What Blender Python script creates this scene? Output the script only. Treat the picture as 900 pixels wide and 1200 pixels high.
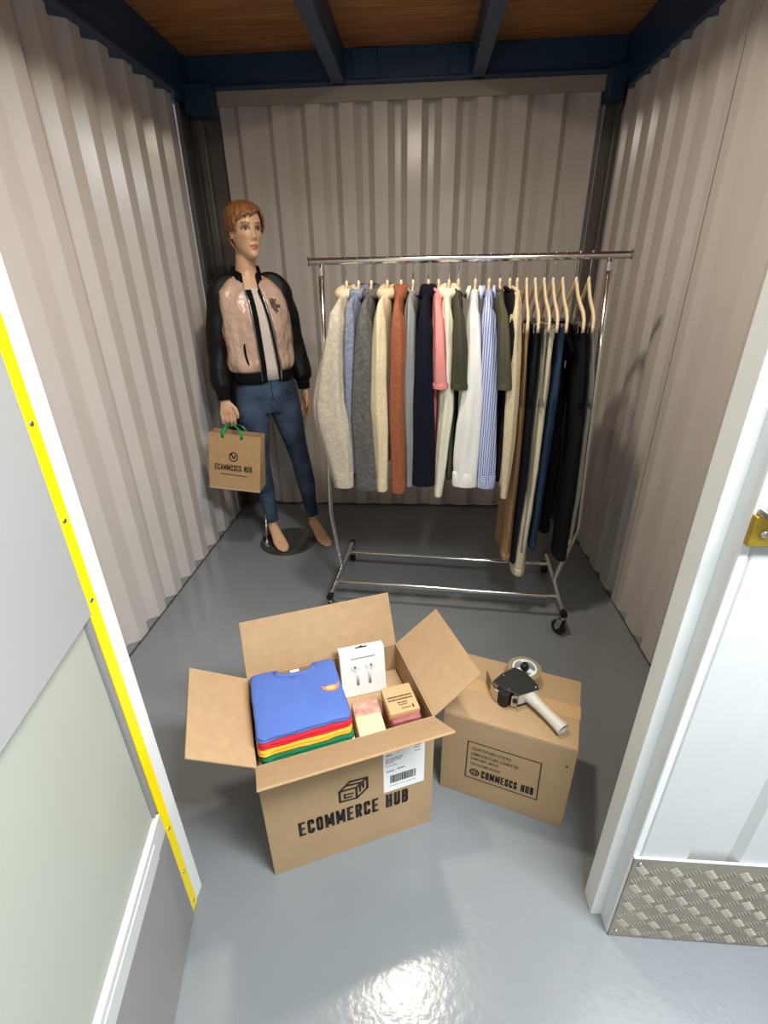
import bpy, bmesh, math, random
import numpy as np
from mathutils import Vector, Matrix, noise
random.seed(7)
for o in list(bpy.data.objects): bpy.data.objects.remove(o)
scene = bpy.context.scene
COL = scene.collection
PI = math.pi
R = math.radians

# ------------------------------------------------------------------ camera, world, lamps, exposure
cam_data = bpy.data.cameras.new('camera')
cam_data.sensor_fit = 'HORIZONTAL'; cam_data.sensor_width = 36.0
cam_data.lens = 36.0 * 568.23 / 900.0
cam_data.clip_start = 0.02
camera = bpy.data.objects.new('camera', cam_data); COL.objects.link(camera)
_r = Vector((0.99744673, 0.06967737, -0.0156551)); _u = Vector((-0.01633468, 0.43600098, 0.89979793)); _f = Vector((-0.06952119, 0.89724479, -0.43602591))
mw = Matrix.Identity(4)
for i in range(3):
    mw[i][0] = _r[i]; mw[i][1] = _u[i]; mw[i][2] = -_f[i]
mw[2][3] = 1.45
camera.matrix_world = mw
scene.camera = camera

world = bpy.data.worlds.new('world'); scene.world = world; world.use_nodes = True
bg = world.node_tree.nodes['Background']; bg.inputs[0].default_value = (0.90, 0.95, 1.0, 1); bg.inputs[1].default_value = 0.22

def area_lamp(name, loc, size, size_y, power, color, rot=(0, 0, 0), shape='RECTANGLE', spread=PI):
    l = bpy.data.lights.new(name, 'AREA'); l.shape = shape; l.size = size
    if shape in ('RECTANGLE', 'ELLIPSE'): l.size_y = size_y
    l.energy = power; l.color = color; l.spread = spread
    o = bpy.data.objects.new(name, l); o.location = loc; o.rotation_euler = rot; COL.objects.link(o)
    return o
area_lamp('unit_lamp', (-0.06, 1.40, 2.405), 0.14, 0.14, 17, (1.0, 0.87, 0.72), shape='DISK')
area_lamp('corridor_lamp', (0.90, 0.02, 2.40), 1.3, 0.36, 98, (0.95, 0.98, 1.0))
scene.view_settings.view_transform = 'Standard'; scene.view_settings.look = 'None'
scene.view_settings.gamma = 1.0; scene.view_settings.use_curve_mapping = False
scene.view_settings.exposure = 0.22

# ------------------------------------------------------------------ materials
def lin(c):
    def f(v):
        v /= 255.0
        return v / 12.92 if v <= 0.04045 else ((v + 0.055) / 1.055) ** 2.4
    return (f(c[0]), f(c[1]), f(c[2]), 1.0)
def nd(nt, typ, **kw):
    n = nt.nodes.new(typ)
    for k, v in kw.items(): setattr(n, k, v)
    return n
def mat(name, col, rough=0.6, metal=0.0, var=0.0, vscale=8.0, bump=0.0, bscale=60.0, spec=0.5, coat=0.0, trans=0.0, stretch=(1, 1, 1), col2=None, detail=4.0, sheen=0.0, alpha=1.0, bdist=0.01):
    m = bpy.data.materials.new(name); m.use_nodes = True
    nt = m.node_tree; b = nt.nodes['Principled BSDF']
    b.inputs['Base Color'].default_value = lin(col)
    b.inputs['Roughness'].default_value = rough; b.inputs['Metallic'].default_value = metal
    b.inputs['Specular IOR Level'].default_value = spec; b.inputs['Coat Weight'].default_value = coat
    b.inputs['Transmission Weight'].default_value = trans; b.inputs['Alpha'].default_value = alpha
    b.inputs['Sheen Weight'].default_value = sheen
    tc = nd(nt, 'ShaderNodeTexCoord'); mp = nd(nt, 'ShaderNodeMapping'); mp.inputs['Scale'].default_value = stretch
    nt.links.new(tc.outputs['Object'], mp.inputs['Vector'])
    if var > 0 or col2:
        n = nd(nt, 'ShaderNodeTexNoise'); n.inputs['Scale'].default_value = vscale; n.inputs['Detail'].default_value = detail
        nt.links.new(mp.outputs[0], n.inputs['Vector'])
        r = nd(nt, 'ShaderNodeValToRGB'); c = lin(col); d = lin(col2) if col2 else None
        r.color_ramp.elements[0].position = 0.3; r.color_ramp.elements[1].position = 0.7
        if d:
            r.color_ramp.elements[0].color = c; r.color_ramp.elements[1].color = d
        else:
            r.color_ramp.elements[0].color = tuple(max(0, x * (1 - var)) for x in c[:3]) + (1,)
            r.color_ramp.elements[1].color = tuple(min(1, x * (1 + var)) for x in c[:3]) + (1,)
        nt.links.new(n.outputs['Fac'], r.inputs[0]); nt.links.new(r.outputs[0], b.inputs['Base Color'])
    if bump > 0:
        n2 = nd(nt, 'ShaderNodeTexNoise'); n2.inputs['Scale'].default_value = bscale; n2.inputs['Detail'].default_value = 3.0
        nt.links.new(mp.outputs[0], n2.inputs['Vector'])
        bp = nd(nt, 'ShaderNodeBump'); bp.inputs['Strength'].default_value = bump; bp.inputs['Distance'].default_value = bdist
        nt.links.new(n2.outputs['Fac'], bp.inputs['Height']); nt.links.new(bp.outputs[0], b.inputs['Normal'])
    return m
def emis(name, col, strength):
    m = bpy.data.materials.new(name); m.use_nodes = True
    b = m.node_tree.nodes['Principled BSDF']
    b.inputs['Base Color'].default_value = lin(col); b.inputs['Emission Color'].default_value = lin(col); b.inputs['Emission Strength'].default_value = strength
    return m
def stripe_mat(name, c1, c2, axis, period, width=0.5):
    m = mat(name, c1, 0.85)
    nt = m.node_tree; b = nt.nodes['Principled BSDF']
    tc = nd(nt, 'ShaderNodeTexCoord'); sp = nd(nt, 'ShaderNodeSeparateXYZ'); nt.links.new(tc.outputs['Object'], sp.inputs[0])
    src = sp.outputs['Z']
    if axis in 'XY': src = sp.outputs[axis]
    dv = nd(nt, 'ShaderNodeMath', operation='DIVIDE'); nt.links.new(src, dv.inputs[0]); dv.inputs[1].default_value = period
    fr = nd(nt, 'ShaderNodeMath', operation='FRACT'); nt.links.new(dv.outputs[0], fr.inputs[0])
    gt = nd(nt, 'ShaderNodeMath', operation='GREATER_THAN'); nt.links.new(fr.outputs[0], gt.inputs[0]); gt.inputs[1].default_value = width
    mx = nd(nt, 'ShaderNodeMix', data_type='RGBA'); mx.inputs[6].default_value = lin(c1); mx.inputs[7].default_value = lin(c2)
    nt.links.new(gt.outputs[0], mx.inputs[0]); nt.links.new(mx.outputs[2], b.inputs['Base Color'])
    return m

M = {}
M['sheet'] = mat('painted_steel_sheet', (206, 199, 193), 0.25, var=0.03, vscale=3, bump=0.02, bscale=25)
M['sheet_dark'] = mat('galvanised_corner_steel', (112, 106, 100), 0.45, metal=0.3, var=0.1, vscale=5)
M['flashing'] = mat('flashing_steel', (165, 157, 143), 0.5, var=0.05)
M['blue'] = mat('blue_painted_steel', (30, 62, 94), 0.42, var=0.1, vscale=6)
M['dark_grey'] = mat('matt_dark_grey', (72, 70, 68), 0.8, var=0.2, vscale=20)
M['white_frame'] = mat('white_powder_coat', (226, 229, 227), 0.38, var=0.015, vscale=12, bump=0.01, bscale=90)
M['white_panel'] = mat('white_steel_panel', (198, 201, 200), 0.4, var=0.015, vscale=5)
M['door_grey'] = mat('pale_grey_door_sheet', (166, 171, 160), 0.55, var=0.02, vscale=4, bump=0.02, bscale=70)
M['door_upper'] = mat('door_upper_sheet', (160, 162, 161), 0.5, var=0.02, vscale=4)
M['kick_grey'] = mat('grey_kick_sheet', (138, 138, 137), 0.5, var=0.03, vscale=10)
M['ledge'] = mat('off_white_ledge', (196, 199, 198), 0.45, var=0.02, vscale=20)
M['yellow'] = mat('yellow_paint', (246, 220, 8), 0.4, var=0.04, vscale=14)
M['tread'] = mat('chequer_plate_aluminium', (152, 144, 130), 0.5, metal=0.35, var=0.12, vscale=18)
M['tread_lug'] = mat('chequer_lug_aluminium', (168, 161, 147), 0.42, metal=0.4, var=0.1, vscale=30)
M['brass'] = mat('brass_plate', (190, 158, 60), 0.35, metal=0.8, var=0.12, vscale=60)
M['steel'] = mat('bright_steel', (200, 200, 200), 0.25, metal=1.0)
M['chrome'] = mat('chrome', (228, 228, 228), 0.16, metal=1.0, var=0.03, vscale=30)
M['black_plastic'] = mat('black_plastic', (22, 22, 23), 0.4, var=0.1, vscale=30)
M['black_rubber'] = mat('black_rubber', (18, 18, 19), 0.6)
M['wood'] = mat('pale_beech_wood', (224, 202, 166), 0.5, var=0.08, vscale=20, stretch=(1, 6, 6))
M['ink'] = mat('black_ink', (30, 22, 16), 0.7)
M['ink_soft'] = mat('faded_brown_ink', (78, 56, 34), 0.75)
M['paper'] = mat('white_paper', (240, 240, 238), 0.6)
M['grey_ink'] = mat('grey_ink', (120, 122, 124), 0.7)
M['card'] = mat('corrugated_cardboard', (174, 145, 108), 0.75, var=0.05, vscale=9, bump=0.03, bscale=160)
M['card_in'] = mat('cardboard_inner', (172, 143, 107), 0.78, var=0.06, vscale=40, bump=0.03, bscale=160)
M['card_edge'] = mat('cardboard_edge', (166, 128, 84), 0.85, var=0.15, vscale=200)
M['kraft'] = mat('kraft_paper', (188, 154, 110), 0.7, var=0.06, vscale=25, bump=0.05, bscale=40)
M['tape'] = mat('clear_packing_tape', (196, 160, 112), 0.12, spec=0.7, coat=0.5, var=0.05, vscale=15)
M['ribbon'] = mat('green_ribbon', (14, 148, 84), 0.4, var=0.08, vscale=40)

# floor
def floor_mat():
    m = bpy.data.materials.new('grey_epoxy_floor'); m.use_nodes = True
    nt = m.node_tree; b = nt.nodes['Principled BSDF']
    tc = nd(nt, 'ShaderNodeTexCoord')
    n = nd(nt, 'ShaderNodeTexNoise'); n.inputs['Scale'].default_value = 1.6; n.inputs['Detail'].default_value = 5
    nt.links.new(tc.outputs['Object'], n.inputs['Vector'])
    r = nd(nt, 'ShaderNodeValToRGB'); r.color_ramp.elements[0].position = 0.3; r.color_ramp.elements[1].position = 0.75
    r.color_ramp.elements[0].color = lin((120, 125, 128)); r.color_ramp.elements[1].color = lin((132, 137, 140))
    nt.links.new(n.outputs['Fac'], r.inputs[0])
    # scuffs: stretched thin dark marks
    mp = nd(nt, 'ShaderNodeMapping'); mp.inputs['Scale'].default_value = (2.2, 5.5, 1); mp.inputs['Rotation'].default_value = (0, 0, 0.4)
    nt.links.new(tc.outputs['Object'], mp.inputs['Vector'])
    n2 = nd(nt, 'ShaderNodeTexNoise'); n2.inputs['Scale'].default_value = 3.0; n2.inputs['Detail'].default_value = 9; n2.inputs['Distortion'].default_value = 1.2
    nt.links.new(mp.outputs[0], n2.inputs['Vector'])
    r2 = nd(nt, 'ShaderNodeValToRGB'); r2.color_ramp.elements[0].position = 0.72; r2.color_ramp.elements[1].position = 0.76
    r2.color_ramp.elements[0].color = (0, 0, 0, 1); r2.color_ramp.elements[1].color = (0.35, 0.35, 0.35, 1)
    nt.links.new(n2.outputs['Fac'], r2.inputs[0])
    mx = nd(nt, 'ShaderNodeMix', data_type='RGBA'); nt.links.new(r2.outputs[0], mx.inputs[0]); nt.links.new(r.outputs[0], mx.inputs[6]); mx.inputs[7].default_value = lin((96, 98, 100))
    nt.links.new(mx.outputs[2], b.inputs['Base Color'])
    b.inputs['Roughness'].default_value = 0.20; b.inputs['Specular IOR Level'].default_value = 0.5
    n3 = nd(nt, 'ShaderNodeTexNoise'); n3.inputs['Scale'].default_value = 55; n3.inputs['Detail'].default_value = 2
    nt.links.new(tc.outputs['Object'], n3.inputs['Vector'])
    bp = nd(nt, 'ShaderNodeBump'); bp.inputs['Strength'].default_value = 0.07; bp.inputs['Distance'].default_value = 0.01
    nt.links.new(n3.outputs['Fac'], bp.inputs['Height']); nt.links.new(bp.outputs[0], b.inputs['Normal'])
    return m
M['floor'] = floor_mat()
def wood_mat():
    m = bpy.data.materials.new('varnished_floor_board'); m.use_nodes = True
    nt = m.node_tree; b = nt.nodes['Principled BSDF']
    tc = nd(nt, 'ShaderNodeTexCoord'); mp = nd(nt, 'ShaderNodeMapping'); mp.inputs['Scale'].default_value = (1.2, 14, 1)
    nt.links.new(tc.outputs['Object'], mp.inputs['Vector'])
    n = nd(nt, 'ShaderNodeTexNoise'); n.inputs['Scale'].default_value = 3; n.inputs['Detail'].default_value = 6; n.inputs['Distortion'].default_value = 0.6
    nt.links.new(mp.outputs[0], n.inputs['Vector'])
    r = nd(nt, 'ShaderNodeValToRGB'); r.color_ramp.elements[0].position = 0.32; r.color_ramp.elements[1].position = 0.68
    r.color_ramp.elements[0].color = lin((150, 96, 50)); r.color_ramp.elements[1].color = lin((196, 138, 82))
    nt.links.new(n.outputs['Fac'], r.inputs[0]); nt.links.new(r.outputs[0], b.inputs['Base Color'])
    b.inputs['Roughness'].default_value = 0.5
    return m
M['ceil_wood'] = wood_mat()

# ------------------------------------------------------------------ mesh helpers
class MB:
    def __init__(s): s.v = []; s.f = []; s.mi = []; s.cur = 0
    def add(s, vs, fs):
        o = len(s.v); s.v += [tuple(x) for x in vs]
        for f in fs: s.f.append(tuple(i + o for i in f)); s.mi.append(s.cur)
    def box(s, a, b, xf=None):
        x0, y0, z0 = a; x1, y1, z1 = b
        vs = [(x0, y0, z0), (x1, y0, z0), (x1, y1, z0), (x0, y1, z0), (x0, y0, z1), (x1, y0, z1), (x1, y1, z1), (x0, y1, z1)]
        if xf: vs = [xf(Vector(v)) for v in vs]
        s.add(vs, [(0, 3, 2, 1), (4, 5, 6, 7), (0, 1, 5, 4), (1, 2, 6, 5), (2, 3, 7, 6), (3, 0, 4, 7)])
    def loft(s, rings, cap0=True, cap1=True, closed=True):
        n = len(rings[0]); vs = [p for r in rings for p in r]; fs = []
        for i in range(len(rings) - 1):
            for j in range(n if closed else n - 1):
                k = (j + 1) % n
                fs.append((i * n + j, i * n + k, (i + 1) * n + k, (i + 1) * n + j))
        if cap0 and closed: fs.append(tuple(range(n - 1, -1, -1)))
        if cap1 and closed: fs.append(tuple(range((len(rings) - 1) * n, len(rings) * n)))
        s.add(vs, fs)
    def tube(s, pts, rad, n=12, up=None, cap=True, wob=0.0, fold=0.0, hollow=0.0, seed=0.0):
        """pts: path; rad: scalar, list of scalars, or list of (a,b) half sizes (a along 'up'-derived side axis)"""
        P = [Vector(p) for p in pts]
        if not isinstance(rad, (list, tuple)): rad = [rad] * len(P)
        rings = []; A = None
        for i, p in enumerate(P):
            T = (P[min(i + 1, len(P) - 1)] - P[max(i - 1, 0)])
            if T.length < 1e-9: T = Vector((0, 0, 1))
            T.normalize()
            if up is not None: A0 = Vector(up)
            else: A0 = A if A is not None else (Vector((1, 0, 0)) if abs(T.x) < 0.8 else Vector((0, 1, 0)))
            A = (A0 - T * A0.dot(T))
            if A.length < 1e-6: A = T.orthogonal()
            A.normalize(); B = T.cross(A)
            r = rad[i]; a, b = r if isinstance(r, (list, tuple)) else (r, r)
            ring = []
            for j in range(n):
                t = 2 * PI * j / n
                w = 1.0
                if wob: w += wob * noise.noise(Vector((math.cos(t) * 1.7, math.sin(t) * 1.7, p.z * 9)) + Vector((p.x * 31, p.y * 17, 0)))
                if fold: w += fold * min(1.0, i / 4) * math.cos(5 * t + seed + 1.5 * noise.noise(Vector((p.z * 2.5, seed, 0))))
                ring.append(p + A * (a * w * math.cos(t)) + B * (b * w * math.sin(t)))
            rings.append(ring)
        if hollow:
            c_ = sum((Vector(q) for q in rings[-1]), Vector()) / n; Tn = (P[-1] - P[-2]).normalized(); last = rings[-1]
            rings.append([c_ + (q - c_) * 0.86 for q in last]); rings.append([c_ + (q - c_) * 0.80 - Tn * hollow for q in last])
        s.loft(rings, cap, cap)
    def cyl(s, p0, p1, r, n=16): s.tube([p0, p1], r, n)
    def prism(s, poly, z0, z1, xf=None):
        n = len(poly); vs = [Vector((x, y, z0)) for x, y in poly] + [Vector((x, y, z1)) for x, y in poly]
        if xf: vs = [xf(v) for v in vs]
        s.add(vs, [tuple(range(n - 1, -1, -1)), tuple(range(n, 2 * n))] + [(i, (i + 1) % n, n + (i + 1) % n, n + i) for i in range(n)])
    def ball(s, c, r, n=12, m=8):
        if not isinstance(r, (list, tuple)): r = (r, r, r)
        rings = []
        for i in range(1, m):
            t = PI * i / m
            rings.append([(c[0] + r[0] * math.sin(t) * math.cos(2 * PI * j / n), c[1] + r[1] * math.sin(t) * math.sin(2 * PI * j / n), c[2] - r[2] * math.cos(t)) for j in range(n)])
        s.loft(rings)
    def mesh(s, name, smooth=False):
        me = bpy.data.meshes.new(name); me.from_pydata(s.v, [], s.f); me.validate()
        bm = bmesh.new(); bm.from_mesh(me); bmesh.ops.recalc_face_normals(bm, faces=bm.faces); bm.to_mesh(me); bm.free()
        if smooth: me.polygons.foreach_set('use_smooth', [True] * len(me.polygons))
        return me
    def build(s, name, m, parent=None, smooth=False, bevel=0.0, seg=2, auto=None, solid=0.0, sub=0):
        me = s.mesh(name, smooth)
        mats = m if isinstance(m, (list, tuple)) else [m]
        for x in mats: me.materials.append(M[x] if isinstance(x, str) else x)
        if len(mats) > 1: me.polygons.foreach_set('material_index', s.mi)
        o = bpy.data.objects.new(name, me); COL.objects.link(o)
        if parent: o.parent = parent
        if solid:
            d = o.modifiers.new('solid', 'SOLIDIFY'); d.thickness = solid; d.offset = 0
        if bevel:
            d = o.modifiers.new('bevel', 'BEVEL'); d.width = bevel; d.segments = seg; d.limit_method = 'ANGLE'; d.angle_limit = R(35)
        if sub:
            d = o.modifiers.new('sub', 'SUBSURF'); d.levels = sub; d.render_levels = sub
        if auto is not None:
            me.set_sharp_from_angle(angle=R(auto)) if smooth else None
        return o

def empty(name, loc=(0, 0, 0), rz=0.0, parent=None):
    o = bpy.data.objects.new(name, None); COL.objects.link(o); o.location = loc; o.rotation_euler = (0, 0, rz); o.empty_display_size = 0.05
    if parent: o.parent = parent
    return o
def tag(o, label, cat, group=None):
    o['label'] = label; o['category'] = cat
    if group: o['group'] = group
    return o
def struct(o, label=None):
    o['kind'] = 'structure'
    if label: o['label'] = label
    return o
def remesh(o, voxel, smooth_it=4, factor=0.5):
    d = o.modifiers.new('remesh', 'REMESH'); d.mode = 'VOXEL'; d.voxel_size = voxel; d.use_smooth_shade = True
    if smooth_it:
        d2 = o.modifiers.new('smooth', 'SMOOTH'); d2.iterations = smooth_it; d2.factor = factor
    dg = bpy.context.evaluated_depsgraph_get(); dg.update()
    me = bpy.data.meshes.new_from_object(o.evaluated_get(dg), depsgraph=dg)
    old = o.data; mats = list(old.materials); o.modifiers.clear(); o.data = me; bpy.data.meshes.remove(old)
    me.materials.clear()
    for x in mats: me.materials.append(x)
    me.polygons.foreach_set('use_smooth', [True] * len(me.polygons))
    return o
def text_obj(name, s, material, parent, origin, ux, uy, width, height, bold=0.0, lift=0.0006, spacing=1.0):
    """lettering fitted to width x height, lower-left at origin, along unit vectors ux, uy"""
    cu = bpy.data.curves.new(name, 'FONT'); cu.body = s; cu.size = 1.0; cu.offset = bold; cu.resolution_u = 3; cu.space_character = spacing
    t = bpy.data.objects.new(name, cu); COL.objects.link(t)
    dg = bpy.context.evaluated_depsgraph_get(); dg.update()
    me = bpy.data.meshes.new_from_object(t.evaluated_get(dg), depsgraph=dg)
    bpy.data.objects.remove(t)
    vs = np.array([v.co[:] for v in me.vertices])
    mn, mx = vs.min(0), vs.max(0)
    ux = Vector(ux); uy = Vector(uy); n = ux.cross(uy); O = Vector(origin)
    for v in me.vertices:
        a = (v.co.x - mn[0]) / (mx[0] - mn[0]) * width; b = (v.co.y - mn[1]) / (mx[1] - mn[1]) * height
        v.co = O + ux * a + uy * b + n * lift
    me.materials.clear(); me.materials.append(M[material])
    o = bpy.data.objects.new(name, me); COL.objects.link(o); o.parent = parent
    return o
def smooth_path(pts, rad, k=5):
    """Catmull-Rom resampling of a path with its half sizes"""
    P = [np.array(list(p) + list(r if isinstance(r, (tuple, list)) else (r, r)), float) for p, r in zip(pts, rad)]
    out = []
    for i in range(len(P) - 1):
        a, b_, c, d = P[max(i - 1, 0)], P[i], P[i + 1], P[min(i + 2, len(P) - 1)]
        for j in range(k):
            t = j / k
            out.append(0.5 * ((2 * b_) + (c - a) * t + (2 * a - 5 * b_ + 4 * c - d) * t * t + (3 * b_ - a - 3 * c + d) * t ** 3))
    out.append(P[-1])
    return [Vector(q[:3]) for q in out], [(float(q[3]), float(q[4])) for q in out]
def lerp_rows(rows, z):
    """rows sorted by descending z: (z, a, b, ...)"""
    zs = np.array([r[0] for r in rows])[::-1]
    return [float(np.interp(z, zs, np.array([r[k] for r in rows])[::-1])) for k in range(1, len(rows[0]))]

# ------------------------------------------------------------------ room shell
XL, XR, YB, YF = -1.225, 0.96, 3.10, 0.69
ZC = 2.45
b = MB(); b.box((-3.2, -2.4, -0.08), (3.2, 3.4, 0)); struct(b.build('floor', 'floor'))

def profile(length, pitch, crest, slope, depth, start=0.0):
    """points (distance along, recess depth) of a trapezoidal sheet; 0 recess is the crest"""
    pts = []; d = -start - (pitch if start < 0 else 0)
    while d < length:
        for q, w in ((d, 0), (d + crest, 0), (d + crest + slope, depth), (d + pitch - slope, depth)):
            pts.append((q, w))
        d += pitch
    pts.append((d, 0))
    out = []
    for i in range(len(pts) - 1):
        (a, wa), (c, wc) = pts[i], pts[i + 1]
        if c < 0 or a > length: continue
        if a < 0: wa = wa + (wc - wa) * (0 - a) / (c - a); a = 0
        if not out: out.append((a, wa))
        if c > length: wc = wa + (wc - wa) * (length - a) / (c - a); c = length
        out.append((c, wc))
    return out
def sheet(name, origin, along, inward, length, z0, z1, parent, m='sheet', pitch=0.175, crest=0.066, slope=0.028, depth=0.042, start=0.0):
    O = Vector(origin); A = Vector(along); N = Vector(inward); mb = MB()
    pr = profile(length, pitch, crest, slope, depth, start)
    rows = []
    for z in (z0, z1):
        rows.append([O + A * d - N * w + Vector((0, 0, z)) for d, w in pr])
    for z in (z1, z0):
        rows.append([O + A * d - N * (w + 0.0015) + Vector((0, 0, z)) for d, w in pr])
    rows.append(rows[0])
    mb.loft(rows, closed=False)
    return mb.build(name, m, parent)

w = struct(empty('wall_left')); 
sheet('steel_sheet', (XL, 0.74, 0), (0, 1, 0), (1, 0, 0), 1.19, 0.004, 2.30, w, start=-0.005)
sheet('steel_sheet', (XL, 1.928, 0), (0, 1, 0), (1, 0, 0), 1.07, 0.004, 2.30, w, start=0.133)
w = struct(empty('wall_right'))
sheet('steel_sheet', (XR, 0.74, 0), (0, 1, 0), (-1, 0, 0), 1.26, 0.004, 2.30, w, start=0.02, crest=0.095, slope=0.022)
sheet('steel_sheet', (XR - 0.003, 2.0, 0), (0, 1, 0), (-1, 0, 0), 1.03, 0.004, 2.30, w, start=0.055, crest=0.095, slope=0.022)
w = struct(empty('wall_back'))
sheet('steel_sheet', (-1.06, YB, 0), (1, 0, 0), (0, -1, 0), 0.98, 0.004, 2.30, w, start=-0.10, crest=0.072, slope=0.036, depth=0.05)
sheet('steel_sheet', (-0.08, YB - 0.002, 0), (1, 0, 0), (0, -1, 0), 0.98, 0.004, 2.30, w, start=0.005, crest=0.072, slope=0.036, depth=0.05)
b = MB(); b.box((-1.06, YB - 0.012, 2.250), (-0.4, YB - 0.003, 2.312)); b.build('flashing', 'flashing', w)
b = MB(); b.box((-0.40, YB - 0.014, 2.250), (0.42, YB - 0.005, 2.312)); b.build('flashing', 'flashing', w)
b = MB(); b.box((0.42, YB - 0.012, 2.250), (0.905, YB - 0.003, 2.312)); b.build('flashing', 'flashing', w)
# dark galvanised corner posts
for k, (x0, x1) in enumerate(((-1.30, -1.06), (0.905, 1.03))):
    t = struct(empty('trim_%d' % (k + 3)))
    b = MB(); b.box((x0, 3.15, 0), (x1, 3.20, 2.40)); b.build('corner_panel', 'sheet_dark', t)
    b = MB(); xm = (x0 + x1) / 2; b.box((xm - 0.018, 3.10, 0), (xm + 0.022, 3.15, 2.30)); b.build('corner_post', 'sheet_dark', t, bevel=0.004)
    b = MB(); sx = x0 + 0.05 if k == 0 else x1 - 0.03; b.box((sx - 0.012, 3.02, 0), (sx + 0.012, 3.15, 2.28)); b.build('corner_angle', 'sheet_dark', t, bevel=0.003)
# thin dark grey strips along the foot of the walls
for nm, a, c in (('foot_strip_left', (XL - 0.003, 0.74, 0), (XL + 0.004, 3.1, 0.005)), ('foot_strip_right', (XR - 0.004, 0.74, 0), (XR + 0.003, 3.1, 0.005)), ('foot_strip_back', (-1.06, YB - 0.006, 0), (0.90, YB + 0.002, 0.010))):
    b = MB(); b.box(a, c); struct(b.build(nm, 'dark_grey'))
# grey lip strip that runs along the foot of the back wall
# ceiling: three board fields, perimeter channels, two joists
c = struct(empty('ceiling'))
for x0, x1 in ((-1.30, -0.425), (-0.425, 0.255), (0.255, 1.06)):
    for k in range(3):
        y0 = 0.70 + k * 0.835
        bm_ = MB(); bm_.box((x0 + 0.001, y0, ZC), (x1 - 0.001, y0 + 0.833, ZC + 0.022)); bm_.build('floor_board', 'ceil_wood', c)
def channel(name, a, bb): mb = MB(); mb.box(a, bb); return mb.build(name, 'blue', c, bevel=0.003)
channel('edge_beam', (-1.30, 0.70, 2.275), (-1.19, 3.12, ZC))
channel('beam_flange', (-1.28, 0.70, 2.262), (-1.180, 3.12, 2.275))
channel('edge_beam', (0.945, 0.70, 2.240), (1.05, 3.12, ZC))
channel('beam_flange', (0.935, 0.70, 2.228), (1.04, 3.12, 2.240))
channel('edge_beam', (-1.19, 3.07, 2.325), (0.945, 3.15, ZC))
channel('beam_flange', (-1.19, 3.045, 2.312), (0.945, 3.15, 2.325))
channel('beam_plate', (-0.355, 3.058, 2.33), (-0.23, 3.07, ZC - 0.005))
channel('beam_plate', (0.12, 3.058, 2.33), (0.215, 3.07, ZC - 0.005))
channel('beam_bracket', (-1.20, 3.00, 2.20), (-1.06, 3.11, 2.325))
channel('beam_bracket', (0.875, 3.00, 2.20), (0.955, 3.11, 2.325))
channel('edge_beam', (-1.19, 0.70, 2.27), (0.945, 0.76, ZC))
for x in (-0.425, 0.255):
    channel('joist', (x - 0.032, 0.76, 2.312), (x + 0.032, 3.07, ZC))
b = MB(); b.tube([(0.925, 2.93, 2.24), (0.925, 2.93, 2.16), (0.915, 2.92, 2.12)], 0.006, 8); b.build('bracket_hook', 'black_plastic', c, smooth=True)
# front wall beside the doorway
wf = struct(empty('wall_front'))
sheet('steel_sheet', (0.4895, 0.652, 0), (1, 0, 0), (0, -1, 0), 2.2, 0.0, 2.6, wf, m='white_panel', pitch=0.20, crest=0.092, slope=0.016, depth=0.014, start=-0.004)
b = MB(); b.box((0.475, 0.665, 0), (2.7, 0.72, 2.6)); b.build('wall_core', 'white_panel', wf)
b = MB(); b.box((-1.40, 0.66, 0), (-0.63, 0.72, 2.6)); b.build('wall_core', 'white_panel', wf)
b = MB(); b.box((-0.63, 0.66, 2.29), (0.475, 0.72, 2.6)); b.build('lintel', 'white_panel', wf)
# chequer plate kick
kp = MB(); kp.box((0.478, 0.6470, 0.004), (2.4, 0.6515, 0.318)); kick = kp.build('kick_plate', 'tread', wf)
lug = MB(); tones = 0
def lug_bar(cx, cz, ang, L=0.011, W=0.0021, H=0.0016):
    ca, sa = math.cos(ang), math.sin(ang); y = 0.647
    base = [(-L, 0), (-L * .6, -W), (L * .6, -W), (L, 0), (L * .6, W), (-L * .6, W)]
    top = [(p * 0.7, q * 0.4) for p, q in base]
    vs = [(cx + p * ca - q * sa, y, cz + p * sa + q * ca) for p, q in base] + [(cx + p * ca - q * sa, y - H, cz + p * sa + q * ca) for p, q in top]
    lug.add(vs, [(i, (i + 1) % 6, 6 + (i + 1) % 6, 6 + i) for i in range(6)] + [tuple(range(6, 12))])
g = 0.036
for i in range(0, 30):
    for j in range(0, 9):
        cx = 0.50 + i * g; cz = 0.025 + j * g
        if cz > 0.30: continue
        a = 0.62 if (i + j) % 2 else 0.62 + PI / 2
        for k in range(-2, 3):
            ox = -math.sin(a) * k * 0.0070; oz = math.cos(a) * k * 0.0070
            lug_bar(cx + ox, cz + oz, a)
lo = lug.build('tread_lugs', 'tread_lug', kick); lo['kind'] = 'stuff'
b = MB(); b.box((0.476, 0.6462, 0.318), (2.4, 0.6515, 0.3198)); b.build('kick_edge', 'ledge', wf)
for x, z in ((0.492, 0.302), (0.492, 0.03), (1.1, 0.302), (1.1, 0.03)):
    b = MB(); b.tube([(x, 0.6472, z), (x, 0.6445, z), (x, 0.6435, z)], [0.005, 0.005, 0.003], 12); b.build('screw', 'steel', wf, smooth=True)
# right jamb
t = struct(empty('trim_2'))
b = MB(); b.box((0.449, 0.690, 0.0), (0.475, 0.74, 2.29)); b.build('jamb_face', 'white_frame', t, bevel=0.002)
b = MB(); b.box((0.4745, 0.652, 0.0), (0.4895, 0.74, 2.29)); b.build('jamb_return', 'white_frame', t, bevel=0.003)
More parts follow.
